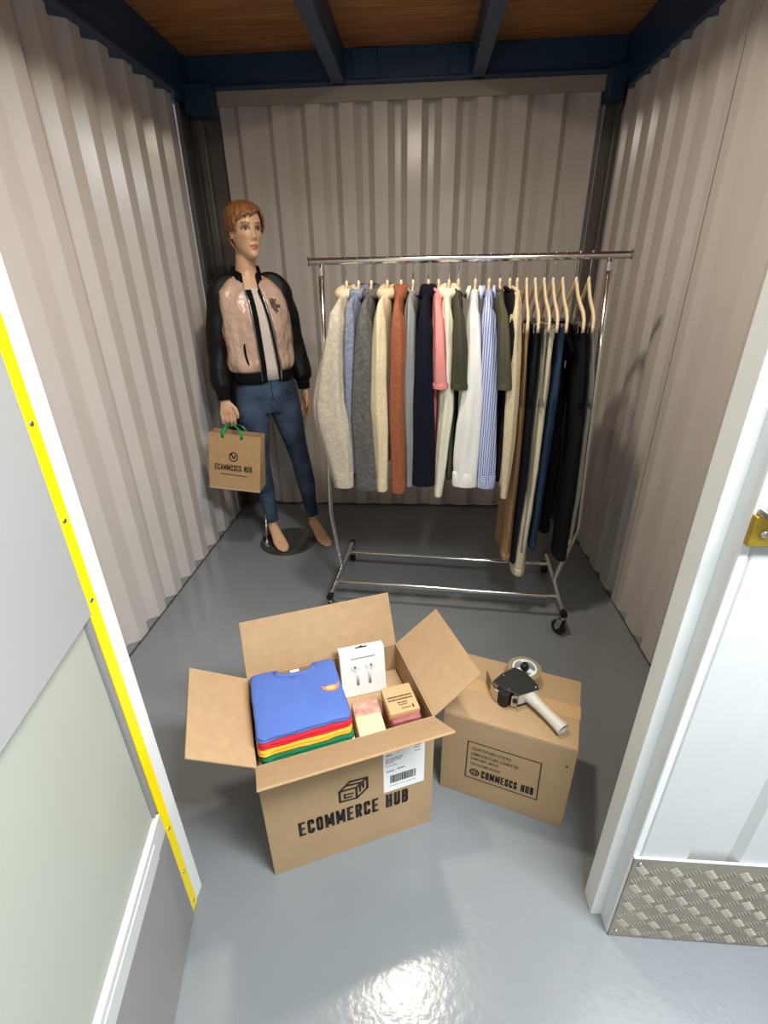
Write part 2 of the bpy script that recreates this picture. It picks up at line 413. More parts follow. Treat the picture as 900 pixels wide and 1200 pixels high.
# brass latch keep on the right jamb
k = empty('latch_keep', parent=t)
b = MB(); b.box((0.473, 0.640, 1.092), (0.53, 0.652, 1.140)); pl = b.build('keep_plate', 'brass', k, bevel=0.002)
b = MB(); b.tube([(0.490, 0.641, 1.114), (0.490, 0.6375, 1.114), (0.490, 0.6365, 1.114)], [0.0055, 0.0055, 0.003], 14); b.build('screw', 'steel', k, smooth=True)
b = MB(); b.box((0.4785, 0.626, 1.140), (0.53, 0.652, 1.150)); b.box((0.4785, 0.626, 1.150), (0.53, 0.632, 1.172)); b.build('keep_lip', 'steel', k, bevel=0.002)
# left jamb with yellow strip
t = struct(empty('trim_1'))
b = MB(); b.box((-0.63, 0.655, 0.0), (-0.557, 0.692, 2.29)); b.build('jamb_face', 'white_frame', t, bevel=0.002)
b = MB(); b.box((-0.63, 0.636, 0.0), (-0.5565, 0.655, 2.29)); b.build('jamb_edge', 'white_frame', t)
b = MB(); b.box((-0.557, 0.630, 0.002), (-0.5545, 0.6555, 2.29)); b.build('yellow_strip', 'yellow', t)
for z in (1.57, 1.42, 1.269, 1.113, 0.961, 0.327, 0.157, 0.03):
    b = MB(); b.tube([(-0.5550, 0.643, z), (-0.5530, 0.643, z), (-0.5522, 0.643, z)], [0.0042, 0.0042, 0.0028], 12); s_ = b.build('screw', 'steel', t, smooth=True)
    b = MB(); b.box((-0.5523, 0.6405, z - 0.0008), (-0.5518, 0.6455, z + 0.0008)); b.build('screw_slot', 'dark_grey', s_)
# open door leaf on the left: local x runs from the hinge towards the camera, local y points out of the face
d = struct(empty('door_1', (-0.5535, 0.626, 0), math.atan2(-0.98, 0.201)))
b = MB(); b.box((0.0, -0.045, 0.004), (0.92, -0.006, 2.27)); b.build('door_core', 'door_grey', d)
b = MB(); b.box((0.018, -0.006, 0.42), (0.92, -0.004, 0.94)); b.build('middle_panel', 'door_grey', d)
b = MB(); b.box((0.004, -0.006, 0.945), (0.92, 0.008, 2.27)); b.build('upper_panel', 'door_upper', d, bevel=0.002)
b = MB(); b.box((0.0, -0.006, 0.004), (0.92, 0.0045, 0.352)); b.build('kick_panel', 'kick_grey', d, bevel=0.001)
b = MB(); b.box((0.006, -0.006, 0.352), (0.44, 0.007, 0.415)); b.build('ledge_strip', 'ledge', d, bevel=0.0015)
b = MB(); b.box((0.06, -0.006, 0.352), (0.92, 0.009, 0.398)); b.build('ledge_strip', 'ledge', d, bevel=0.0015)
b = MB(); b.box((0.002, -0.006, 0.42), (0.016, 0.002, 0.94)); b.build('edge_strip', 'kick_grey', d)

# lamps' fittings (out of frame, where the light comes from)
l = tag(empty('ceiling_light', (-0.06, 1.40, 2.41)), 'round white bulkhead light between the ceiling joists inside the unit', 'light')
b = MB(); b.tube([(0, 0, 0.04), (0, 0, 0.012), (0, 0, 0.010)], [0.125, 0.125, 0.11], 32); b.build('light_base', 'white_frame', l)
b = MB(); b.tube([(0, 0, 0.012), (0, 0, 0.004), (0, 0, 0.0)], [0.108, 0.10, 0.085], 32); b.build('diffuser', emis('warm_diffuser', (255, 232, 200), 4.0), l)
l = tag(empty('ceiling_light', (0.90, 0.02, 2.41)), 'long white panel light over the corridor outside the door', 'light')
b = MB(); b.box((-0.69, -0.22, 0.012), (0.69, 0.22, 0.06)); b.build('light_housing', 'white_frame', l)
b = MB(); b.box((-0.65, -0.18, 0.0), (0.65, 0.18, 0.012)); b.build('diffuser', emis('cool_diffuser', (245, 250, 255), 3.0), l)
# corridor walls behind the camera
b = MB(); b.box((-3.2, -1.95, 0), (3.2, -1.90, 2.8)); struct(b.build('wall_corridor', 'white_panel'))

# ------------------------------------------------------------------ clothes rail
RACK_C = Vector((0.14, 2.05, 0)); RACK_RZ = math.atan2(-0.08, 1.04)
BAR_Z = 1.508
rack = tag(empty('clothes_rail', RACK_C, RACK_RZ), 'chrome wheeled clothes rail holding the row of hanging garments', 'clothes rail')
b = MB(); b.tube([(-0.575, 0, BAR_Z), (0.60, 0, BAR_Z)], 0.0125, 20); top = b.build('hanging_bar', 'chrome', rack, smooth=True, auto=40)
for x in (-0.577, 0.602):
    s_ = 1 if x > 0 else -1
    b = MB(); b.tube([(x, 0, BAR_Z), (x + s_ * 0.005, 0, BAR_Z), (x + s_ * 0.007, 0, BAR_Z)], [0.0165, 0.0165, 0.012], 20); b.build('end_cap', 'steel', top, smooth=True, auto=40)
    b = MB(); b.ball((x + s_ * 0.001, 0, BAR_Z + 0.017), 0.004, 8, 6); b.build('cap_pin', 'steel', top, smooth=True)
FOOT_Z = 0.118
for s_ in (-1, 1):
    xt = 0.535 if s_ > 0 else -0.533; xk = 0.585 if s_ > 0 else -0.560; xf = 0.522 * s_
    b = MB(); b.tube([(xt, 0, BAR_Z - 0.008), (xt + (xk - xt) * 0.5, 0, 0.98), (xk, 0, 0.42), (xk - s_ * 0.004, 0, 0.39), (xf + s_ * 0.004, 0, FOOT_Z + 0.02), (xf, 0, FOOT_Z)], 0.0115, 14)
    up = b.build('upright', 'chrome', rack, smooth=True)
    b = MB(); b.tube([(xt, 0, BAR_Z - 0.022), (xt, 0, BAR_Z - 0.05)], 0.0135, 14); b.build('collar', 'steel', up, smooth=True, auto=40)
    b = MB(); b.tube([(xf, -0.245, FOOT_Z), (xf, 0.245, FOOT_Z)], 0.0135, 14); ft = b.build('foot_bar', 'chrome', rack, smooth=True, auto=40)
    for e in (-1, 1):
        y = 0.245 * e
        b = MB(); b.tube([(xf, y - e * 0.003, FOOT_Z), (xf, y + e * 0.022, FOOT_Z)], 0.0155, 14); b.build('foot_cap', 'black_plastic', ft, smooth=True, auto=40)
        # caster
        cy = y + e * 0.006; ca = R(35 if e < 0 else -30) * s_
        cst = empty('caster', (xf, cy, 0), ca, rack)
        b = MB(); b.tube([(0, 0, FOOT_Z - 0.012), (0, 0, 0.088)], 0.007, 10); b.build('stem', 'steel', cst, smooth=True, auto=40)
        b = MB()
        for sd in (-1, 1):
            b.prism([(-0.012, 0.090), (0.012, 0.090), (0.026, 0.040), (0.014, 0.028), (-0.002, 0.040)], sd * 0.014 - 0.0015, sd * 0.014 + 0.0015, xf=lambda v: Vector((v.z, v.x, v.y)))
        b.box((-0.0155, -0.012, 0.086), (0.0155, 0.014, 0.090)); b.build('fork', 'steel', cst)
        b = MB(); b.tube([(-0.0115, 0.015, 0.0345), (-0.009, 0.015, 0.0345), (0.009, 0.015, 0.0345), (0.0115, 0.015, 0.0345)], [0.029, 0.0345, 0.0345, 0.029], 24); b.build('wheel', 'black_rubber', cst, smooth=True, auto=50)
        b = MB(); b.tube([(-0.0175, 0.015, 0.0345), (0.0175, 0.015, 0.0345)], 0.006, 10); b.build('axle', 'steel', cst, smooth=True, auto=40)
for y in (-0.135, 0.145):
    b = MB(); b.tube([(-0.522, y, FOOT_Z + 0.004), (0.522, y, FOOT_Z + 0.004)], 0.0105, 14); b.build('base_bar', 'chrome', rack, smooth=True, auto=40)
def rack_pt(s, t=0.0, z=0.0):
    c_, s_ = math.cos(RACK_RZ), math.sin(RACK_RZ)
    return Vector((RACK_C.x + s * c_ - t * s_, RACK_C.y + s * s_ + t * c_, z))

# hangers: wooden arms, swivel hook; clip hangers turn down at the ends and carry clips
def make_hanger(s, yaw, label, group, clips=False):
    h = tag(empty('clothes_hanger', rack_pt(s, 0, 1.30), RACK_RZ + yaw), label, 'hanger', group)
    Z = -1.30
    b = MB()
    if clips:
        path = [(0, 1.424), (0.022, 1.408), (0.060, 1.376), (0.110, 1.350), (0.160, 1.330), (0.188, 1.308), (0.196, 1.282), (0.196, 1.266)]
    else:
        path = [(0, 1.416), (0.026, 1.398), (0.070, 1.368), (0.110, 1.340), (0.150, 1.318)]
    pts = [(0, -t, z + Z) for t, z in path[::-1]] + [(0, t, z + Z) for t, z in path[1:]]
    n = len(pts); rad = []
    for i in range(n):
        k = abs(i - n // 2) / (n // 2)
        rad.append((0.0055, 0.0125 - 0.004 * k))
    b.tube(pts, rad, 10, up=(1, 0, 0)); b.build('arms', 'wood', h, smooth=True)
    b = MB(); b.tube([(0, 0, 1.415 + Z), (0, 0, 1.432 + Z), (0, 0, 1.440 + Z)], [0.007, 0.006, 0.003], 10); b.build('neck', 'wood', h, smooth=True)
    b = MB(); rr = 0.0155; pts = [(0, 0, 1.43 + Z), (0, 0, BAR_Z - rr - 0.012 + Z)]
    for k in range(0, 13):
        a = -PI / 2 + k * (PI * 1.22) / 12
        pts.append((0, rr * math.cos(a) , BAR_Z + rr * math.sin(a) + Z))
    pts[1] = (0, 0.002, BAR_Z - rr - 0.006 + Z)
    b.tube(pts, 0.0025, 8); b.build('hook', 'steel', h, smooth=True)
    if clips:
        b = MB(); b.tube([(0, -0.19, 1.283 + Z), (0, 0.19, 1.283 + Z)], 0.002, 8); b.build('clip_rail', 'steel', h, smooth=True)
        for t in (-0.150, 0.150):
            cl = MB()
            cl.box((-0.010, t - 0.012, 1.262 + Z), (-0.0075, t + 0.012, 1.292 + Z)); cl.box((0.0075, t - 0.012, 1.262 + Z), (0.010, t + 0.012, 1.292 + Z))
            cl.tube([(-0.009, t, 1.287 + Z), (0.009, t, 1.287 + Z)], 0.004, 8); cl.build('clip', 'steel', h)
    return h

def fabric(name, col, kind='cotton', col2=None):
    if kind == 'knit': return mat(name, col, 0.95, var=0.16, vscale=90, bump=0.5, bscale=260, col2=col2, detail=6, spec=0.15)
    if kind == 'denim': return mat(name, col, 0.85, var=0.25, vscale=14, bump=0.25, bscale=420, stretch=(1, 1, 0.35), spec=0.2)
    return mat(name, col, 0.85, var=0.05, vscale=14, bump=0.25, bscale=45, stretch=(1, 1, 0.4), col2=col2, spec=0.2)

def make_top(name, label, cat, s0, rows, m, collar='crew', short=False, hem=0.78, tf=-0.205, cuff=None, body_hs=0.020, cuff_m=None, collar_m=None, sleeve_m=None, yaw=0.0, group='tops on the clothes rail', shoulder=1.372):
    """rows: front sleeve (s, half width, z) measured along the rail; s0: hanger position"""
    zmin = min(hem, rows[-1][2])
    g = tag(empty(name, rack_pt(s0, 0, zmin), RACK_RZ + yaw), label, cat, group)
    Z = -zmin; seed = s0 * 53.7
    # trunk: flattened loft
    prof = [(1.402, 0.010, 0.052), (1.390, 0.015, 0.085), (shoulder, 0.018, 0.120), (1.345, body_hs, 0.168), (1.300, body_hs, 0.196), (1.20, body_hs * 1.1, 0.198), (1.0, body_hs * 1.15, 0.200), (hem + 0.03, body_hs * 1.2, 0.204), (hem, body_hs * 1.05, 0.200)]
    rings = []
    zs = [1.402, 1.394, 1.383, 1.372, 1.358, 1.34, 1.31, 1.27] + list(np.linspace(1.23, hem + 0.03, 9)) + [hem + 0.012, hem]
    for z in zs:
        hs, ht = lerp_rows(prof, z); ring = []
        for j in range(28):
            a = 2 * PI * j / 28
            c_, s_ = math.cos(a), math.sin(a)
            t = ht * (abs(c_) ** 0.8) * (1 if c_ > 0 else -1)
            w = hs * (abs(s_) ** 0.9) * (1 if s_ > 0 else -1) * (1 + 0.35 * noise.noise(Vector((t * 14 + seed, z * 3.5, 1.3 if s_ > 0 else 7.7))))
            sway = 0.006 * noise.noise(Vector((t * 6, z * 3, seed)))
            ring.append((w + sway, t, z + Z))
        rings.append(ring)
    b = MB(); b.loft(rings); b.build('body', m, g, smooth=True)
    # sleeves
    for side in (-1, 1):
        tt = tf if side < 0 else -tf
        z0 = rows[0][2]; zend = rows[-1][2]
        rr = sorted([(z, s - s0, h) for s, h, z in rows], reverse=True)
        pts = [(0.0, side * 0.085, shoulder + 0.008), (0.2 * (rr[0][1]), side * 0.130, shoulder - 0.004), (0.6 * (rr[0][1]), side * 0.168, shoulder - 0.022)]; rad = [(0.008, 0.008), (0.010, 0.014), (0.013, 0.022)]
        n = 5 if short else 14
        for k in range(n):
            z = z0 - 0.055 + (zend - z0 + 0.055) * k / (n - 1)
            sc, hw = lerp_rows(rr, z)
            if side > 0: sc *= 0.4; hw = hw * 0.8
            q = k / (n - 1)
            th = (0.040 if short else 0.034) - 0.008 * q
            bend = 0.012 * math.sin(q * PI) * (1 if side < 0 else -1)
            pts.append((sc, tt - side * 0.0 + side * bend * 0.6 + (-side) * 0.02 * (1 - min(1, q * 4)), z)); rad.append((max(hw, 0.012) * (1.0 if side > 0 else 1.06), th))
        pts = [(p[0], p[1], p[2] + Z) for p in pts]
        b = MB(); b.tube(pts, rad, 30, up=(1, 0, 0), wob=0.16, fold=0.085, hollow=0.03, seed=seed)
        sl = b.build('sleeve', sleeve_m or m, g, smooth=True, auto=55)
        if cuff:
            p1 = Vector(pts[-1]); a_, b_ = rad[-1]
            cb = MB()
            cb.tube([p1 + Vector((0, 0, cuff)), p1 + Vector((0, 0, cuff - 0.004)), p1 + Vector((0, 0, 0.004)), p1 - Vector((0, 0, 0.004))], [(a_ * 1.06, b_ * 1.06), (a_ * 1.10, b_ * 1.10), (a_ * 1.09, b_ * 1.09), (a_ * 1.06, b_ * 1.06)], 24, up=(1, 0, 0), hollow=0.02)
            cb.build('cuff', cuff_m or m, sl, smooth=True, auto=60)
    # collar
    cm = collar_m or m; b = MB()
    if collar == 'roll':
        pts = [(0.026 * math.cos(a), 0.066 * math.sin(a), 1.398 + Z + 0.010 * math.sin(a) ) for a in [2 * PI * k / 24 for k in range(25)]]
        b.tube(pts, [(0.021, 0.021)] * 25, 10, up=(0, 0, 1), wob=0.2); b.build('collar', cm, g, smooth=True)
    elif collar == 'turtle':
        rings = []
        for z, hs, ht in ((1.362, 0.020, 0.060), (1.372, 0.034, 0.076), (1.395, 0.036, 0.074), (1.415, 0.032, 0.066), (1.424, 0.026, 0.058), (1.418, 0.018, 0.050), (1.395, 0.012, 0.045)):
            rings.append([(hs * math.cos(a) * (1 + 0.12 * noise.noise(Vector((math.cos(a) * 2, math.sin(a) * 2, z * 40 + seed)))), ht * math.sin(a), z + Z) for a in [2 * PI * k / 24 for k in range(24)]])
        b.loft(rings); b.build('collar', cm, g, smooth=True)
    elif collar == 'shirt':
        for side in (-1, 1):
            rings = []
            for q in np.linspace(0, 1, 7):
                t = -0.062 + 0.124 * q
                x = side * (0.016 + 0.012 * math.sin(q * PI))
                rings.append([(x * 0.7, t, 1.400 + Z), (x, t, 1.418 + Z - 0.012 * q), (x * 1.5, t - 0.012 * (1 - q), 1.372 + Z + 0.012 * q), (x * 1.35, t, 1.374 + Z + 0.012 * q)])
            bb = MB(); bb.loft(rings); bb.build('collar', cm, g, smooth=True)
        # button placket on the face towards the left
    elif collar == 'crew':
        pts = [(0.016 * math.cos(a), 0.066 * math.sin(a), 1.396 + Z - 0.012 * math.cos(a)) for a in [2 * PI * k / 24 for k in range(25)]]
        b.tube(pts, 0.006, 8); b.build('neckband', cm, g, smooth=True)
    return g

F = {}
F['oat'] = fabric('oatmeal_knit', (206, 196, 176), 'knit', (178, 168, 150)); F['oat_rib'] = fabric('oatmeal_rib', (222, 208, 180), 'knit')
F['bluegrey'] = fabric('blue_grey_melange_knit', (148, 156, 176), 'knit', (110, 116, 134))
F['charcoal'] = fabric('charcoal_mohair_knit', (112, 110, 106), 'knit', (82, 82, 80))
F['cream'] = fabric('cream_knit', (230, 214, 178), 'knit', (214, 198, 164))
F['rust'] = fabric('rust_knit', (166, 102, 72), 'knit', (146, 88, 62))
F['grey'] = fabric('light_grey_rib', (150, 152, 148), 'cotton', (128, 130, 128))
F['navy'] = fabric('navy_knit', (22, 24, 38), 'knit')
F['pink'] = fabric('pink_jersey', (228, 148, 146))
F['ecru'] = fabric('ecru_linen', (228, 224, 202))
F['olive'] = fabric('dark_olive_jersey', (70, 71, 56))
F['khaki'] = fabric('khaki_olive_jersey', (86, 84, 66))
F['white'] = fabric('white_cotton', (240, 240, 236))
F['black'] = fabric('black_cotton', (20, 20, 21))
F['tan'] = fabric('tan_twill', (166, 134, 94)); F['blackblue'] = fabric('black_denim', (22, 26, 34), 'denim')
F['sage'] = fabric('sage_grey_twill', (146, 146, 128)); F['stone'] = fabric('stone_twill', (214, 204, 180))
F['blue'] = fabric('blue_denim', (42, 62, 90), 'denim'); F['slate'] = fabric('grey_twill', (128, 128, 120))
M_STRIPE = stripe_mat('blue_pinstripe_cotton', (206, 214, 236), (104, 124, 190), 'Y', 0.0095, 0.55)
M_STRIPE_S = stripe_mat('blue_pinstripe_sleeve', (206, 214, 236), (104, 124, 190), 'X', 0.0085, 0.55)
M_STRIPE_H = stripe_mat('blue_pinstripe_cuff', (214, 220, 238), (92, 112, 182), 'Z', 0.008, 0.55)

tops = [
 ('knit_cardigan', 'chunky oatmeal knit cardigan with wide sleeve, leftmost on the rail', 'cardigan', -0.434, [(-0.420, 0.022, 1.377), (-0.432, 0.026, 1.297), (-0.452, 0.036, 1.176), (-0.471, 0.058, 1.013), (-0.466, 0.063, 0.945), (-0.446, 0.052, 0.802), (-0.431, 0.036, 0.668)], F['oat'], dict(collar='roll', hem=0.72, cuff=0.06, tf=-0.225, collar_m=F['oat_rib'])),
 ('knit_sweater', 'blue-grey melange sweater between the oatmeal cardigan and the charcoal one', 'sweater', -0.386, [(-0.383, 0.018, 1.368), (-0.389, 0.022, 1.237), (-0.391, 0.024, 1.049), (-0.388, 0.024, 0.72)], F['bluegrey'], dict(collar='roll', hem=0.76, tf=-0.19)),
 ('knit_sweater', 'fuzzy charcoal grey mohair sweater on the left part of the rail', 'sweater', -0.336, [(-0.336, 0.018, 1.36), (-0.339, 0.033, 1.237), (-0.347, 0.043, 1.049), (-0.347, 0.047, 0.842), (-0.342, 0.046, 0.654)], F['charcoal'], dict(collar='roll', hem=0.70, cuff=0.05)),
 ('knit_cardigan', 'thin cream cardigan hanging directly left of the rust turtleneck', 'cardigan', -0.273, [(-0.266, 0.015, 1.367), (-0.269, 0.025, 1.238), (-0.273, 0.031, 1.017), (-0.268, 0.030, 0.916), (-0.268, 0.020, 0.651)], F['cream'], dict(collar='roll', hem=0.74, cuff=0.05)),
 ('turtleneck_sweater', 'rust brown turtleneck sweater on the rail', 'sweater', -0.219, [(-0.212, 0.016, 1.367), (-0.208, 0.029, 1.238), (-0.212, 0.028, 0.985), (-0.209, 0.027, 0.648)], F['rust'], dict(collar='turtle', hem=0.72, cuff=0.05)),
 ('long_sleeve_top', 'light grey ribbed long sleeve top between rust and navy turtlenecks', 'top', -0.173, [(-0.160, 0.014, 1.38), (-0.163, 0.021, 1.178), (-0.164, 0.024, 1.052), (-0.159, 0.013, 0.672)], F['grey'], dict(collar='crew', hem=0.76, tf=-0.195)),
 ('turtleneck_sweater', 'dark navy turtleneck sweater in the middle of the rail', 'sweater', -0.114, [(-0.106, 0.018, 1.358), (-0.103, 0.029, 1.238), (-0.102, 0.037, 1.02), (-0.098, 0.041, 0.885), (-0.098, 0.040, 0.682)], F['navy'], dict(collar='turtle', hem=0.72, cuff=0.05)),
 ('t_shirt', 'short sleeved pink t-shirt right of the navy turtleneck', 't-shirt', -0.075, [(-0.066, 0.014, 1.366), (-0.055, 0.021, 1.238), (-0.046, 0.027, 1.079)], F['pink'], dict(collar='crew', short=True, hem=0.66, tf=-0.215, cuff=0.016)),
 ('linen_shirt', 'ecru long sleeved shirt between the pink and dark olive t-shirts', 'shirt', -0.036, [(-0.022, 0.014, 1.357), (-0.018, 0.020, 1.238), (-0.014, 0.024, 0.989), (-0.028, 0.022, 0.763), (-0.034, 0.014, 0.632)], F['ecru'], dict(collar='roll', hem=0.66, tf=-0.19, cuff=0.05)),
 ('t_shirt', 'dark olive t-shirt hanging left of the white shirt', 't-shirt', -0.001, [(0.006, 0.012, 1.373), (0.016, 0.024, 1.238), (0.026, 0.031, 1.077)], F['olive'], dict(collar='crew', short=True, hem=0.70, tf=-0.215, cuff=0.016)),
 ('button_shirt', 'plain white cotton shirt with wide cuff beside the striped shirt', 'shirt', 0.063, [(0.064, 0.016, 1.378), (0.073, 0.026, 1.238), (0.079, 0.032, 1.087), (0.075, 0.043, 0.958), (0.072, 0.044, 0.784), (0.071, 0.044, 0.686)], F['white'], dict(collar='shirt', hem=0.72, cuff=0.055)),
 ('button_shirt', 'blue and white pinstriped shirt on the rail', 'shirt', 0.114, [(0.112, 0.019, 1.378), (0.126, 0.025, 1.238), (0.144, 0.028, 0.993), (0.150, 0.032, 0.788), (0.155, 0.031, 0.684)], M_STRIPE, dict(collar='shirt', hem=0.72, cuff=0.055, cuff_m=M_STRIPE_H, sleeve_m=M_STRIPE_S)),
 ('t_shirt', 'khaki olive t-shirt hanging right of the striped shirt', 't-shirt', 0.154, [(0.156, 0.013, 1.372), (0.172, 0.022, 1.238), (0.188, 0.027, 1.079)], F['khaki'], dict(collar='crew', short=True, hem=0.68, tf=-0.215, cuff=0.016)),
 ('t_shirt', 'black t-shirt mostly hidden between khaki t-shirt and last cream top', 't-shirt', 0.190, [(0.190, 0.012, 1.36), (0.192, 0.018, 1.24), (0.195, 0.020, 1.10)], F['black'], dict(collar='crew', short=True, hem=0.70, tf=-0.19)),
 ('long_sleeve_top', 'cream long sleeve top next to the bare hangers with trousers', 'top', 0.217, [(0.206, 0.017, 1.371), (0.215, 0.020, 1.238), (0.222, 0.023, 1.089), (0.228, 0.022, 0.861), (0.229, 0.012, 0.645)], F['cream'], dict(collar='crew', hem=0.68, cuff=0.05)),
]
ord_w = ['first', 'second', 'third', 'fourth', 'fifth', 'sixth', 'seventh', 'eighth', 'ninth', 'tenth', 'eleventh', 'twelfth', 'thirteenth', 'fourteenth', 'fifteenth']
for i, (nm, lab, cat, s0, rows, m, kw) in enumerate(tops):
    yaw = R(random.uniform(-2.5, 2.5))
    make_hanger(s0, yaw, 'pale wooden hanger, %s from the left, holding the %s' % (ord_w[i], {0: 'oatmeal cardigan', 1: 'blue-grey sweater', 2: 'charcoal sweater', 3: 'cream cardigan', 4: 'rust turtleneck', 5: 'grey ribbed top', 6: 'navy turtleneck', 7: 'pink t-shirt', 8: 'ecru shirt', 9: 'dark olive t-shirt', 10: 'white shirt', 11: 'striped shirt', 12: 'khaki t-shirt', 13: 'hidden black t-shirt', 14: 'cream top'}[i]), 'wooden hangers for tops')
    make_top(nm, lab, cat, s0, rows, m, yaw=yaw, **kw)

def make_trousers(label, s0, rows, m, hem_back, group='trousers on clip hangers', cat='trousers', yaw=0.0, detail=None, name='trousers'):
    zmin = min(rows[-1][2], hem_back)
    g = tag(empty(name, rack_pt(s0, 0, zmin), RACK_RZ + yaw), label, cat, group)
    Z = -zmin; seed = s0 * 91.3
    rr = sorted([(z, s - s0, h) for s, h, z in rows], reverse=True)
    zt = 1.276
    # hips
    rings = []
    for z in np.linspace(zt, 1.00, 9):
        sc, hw = lerp_rows(rr, z); ht = 0.172 + 0.012 * math.sin((zt - z) * 6); hs = min(hw, 0.018) * (1.0 if z > 1.17 else max(0.45, 1 - (1.17 - z) * 3.2))
        ring = []
        for j in range(28):
            a = 2 * PI * j / 28; c_, s_ = math.cos(a), math.sin(a)
            t = ht * (abs(c_) ** 0.75) * (1 if c_ > 0 else -1)
            ring.append((sc * (0.5 - 0.5 * t / ht if abs(sc) > 0.01 else 1) + hs * s_ * (1 + 0.3 * noise.noise(Vector((t * 15 + seed, z * 5, s_)))), t, z + Z))
        rings.append(ring)
    b = MB(); b.loft(rings); b.build('hips', m, g, smooth=True)
    rings = []
    for z, k in ((zt + 0.002, 1.02), (zt - 0.004, 1.10), (zt - 0.032, 1.10), (zt - 0.036, 1.02)):
        sc, hw = lerp_rows(rr, z); hs = min(hw, 0.017) * k * 1.05; ht = 0.173 * (1 + (k - 1) * 0.15)
        rings.append([(sc * (0.5 - 0.5 * math.cos(a)) + hs * math.sin(a), ht * (abs(math.cos(a)) ** 0.75) * (1 if math.cos(a) > 0 else -1), z + Z) for a in [2 * PI * j / 28 for j in range(28)]])
    b = MB(); b.loft(rings); b.build('waistband', m, g, smooth=True, auto=60)
    for side, zend in ((-1, rows[-1][2]), (1, hem_back)):
        pts, rad = [], []
        for k in range(16):
            q = k / 15; z = 1.19 + (zend - 1.19) * q
            sc, hw = lerp_rows(rr, z)
            if side > 0: sc *= 0.35
            ht = 0.084 - 0.010 * math.sin(min(1, q * 1.3) * PI / 2)
            pts.append((sc + 0.004 * noise.noise(Vector((z * 4, seed, side))), side * (0.092 - 0.006 * q), z + Z)); rad.append((min(hw, 0.030) * (0.55, 0.9, 1, 1)[min(k, 3)], ht * (0.9 if k == 0 else 1)))
        b = MB(); b.tube(pts, rad, 30, up=(1, 0, 0), wob=0.12, fold=0.06, hollow=0.03, seed=seed); lg = b.build('leg', m, g, smooth=True, auto=55)
        p1 = Vector(pts[-1]); a_, b_ = rad[-1]; cb = MB()
        cb.tube([p1 + Vector((0, 0, 0.030)), p1 + Vector((0, 0, 0.027)), p1, p1 - Vector((0, 0, 0.003))], [(a_, b_), (a_ * 1.08, b_ * 1.04), (a_ * 1.08, b_ * 1.04), (a_ * 1.05, b_ * 1.02)], 24, up=(1, 0, 0), hollow=0.02)
        cb.build('hem', m, lg, smooth=True, auto=60)
    if detail == 'tag':
        b = MB(); b.box((-0.0215, -0.10, 1.132 + Z), (-0.0195, -0.092, 1.158 + Z)); b.build('swing_tag', 'paper', g)
    return g
trs = [
 ('tan brown twill trousers, leftmost pair on the clip hangers', 0.251, [(0.254, 0.015, 1.279), (0.262, 0.016, 1.08), (0.268, 0.019, 0.775), (0.268, 0.023, 0.310)], F['tan'], 0.30, None, 'trousers'),
 ('black denim trousers between the tan and the sage grey pairs', 0.282, [(0.284, 0.016, 1.282), (0.290, 0.016, 1.08), (0.296, 0.016, 0.702), (0.296, 0.016, 0.300)], F['blackblue'], 0.33, None, 'trousers'),
 ('sage grey trousers hanging directly left of the stone coloured pair', 0.314, [(0.312, 0.012, 1.261), (0.316, 0.011, 1.081), (0.326, 0.013, 0.549), (0.326, 0.013, 0.36)], F['sage'], 0.40, None, 'trousers'),
 ('pale stone coloured trousers with the longest leg of the row', 0.346, [(0.338, 0.018, 1.273), (0.338, 0.020, 1.081), (0.340, 0.022, 0.704), (0.324, 0.030, 0.236)], F['stone'], 0.34, None, 'trousers'),
 ('blue denim jeans hanging between the stone and black trousers', 0.380, [(0.374, 0.017, 1.284), (0.380, 0.021, 1.082), (0.376, 0.020, 0.705), (0.377, 0.018, 0.374)], F['blue'], 0.40, None, 'jeans'),
 ('wide black trousers with a small white tag, right part of rail', 0.428, [(0.440, 0.018, 1.295), (0.462, 0.026, 1.082), (0.490, 0.028, 0.708), (0.495, 0.028, 0.325)], F['black'], 0.37, 'tag', 'trousers'),
 ('slim grey trousers, last garment at the right end of the rail', 0.472, [(0.480, 0.010, 1.289), (0.510, 0.012, 1.083), (0.528, 0.012, 0.712), (0.530, 0.012, 0.40)], F['slate'], 0.42, None, 'trousers'),
]
tn = ['tan trousers', 'black denim trousers', 'sage grey trousers', 'stone trousers', 'blue jeans', 'wide black trousers', 'slim grey trousers']
for i, (lab, s0, rows, m, hb, det, cat) in enumerate(trs):
    yaw = R(random.uniform(-2, 2))
    make_hanger(s0, yaw, 'wooden clip hanger with steel clips holding the %s' % tn[i], 'wooden clip hangers', clips=True)
    make_trousers(lab, s0, rows, m, hb, cat=cat, yaw=yaw, detail=det, name='jeans' if cat == 'jeans' else 'trousers')

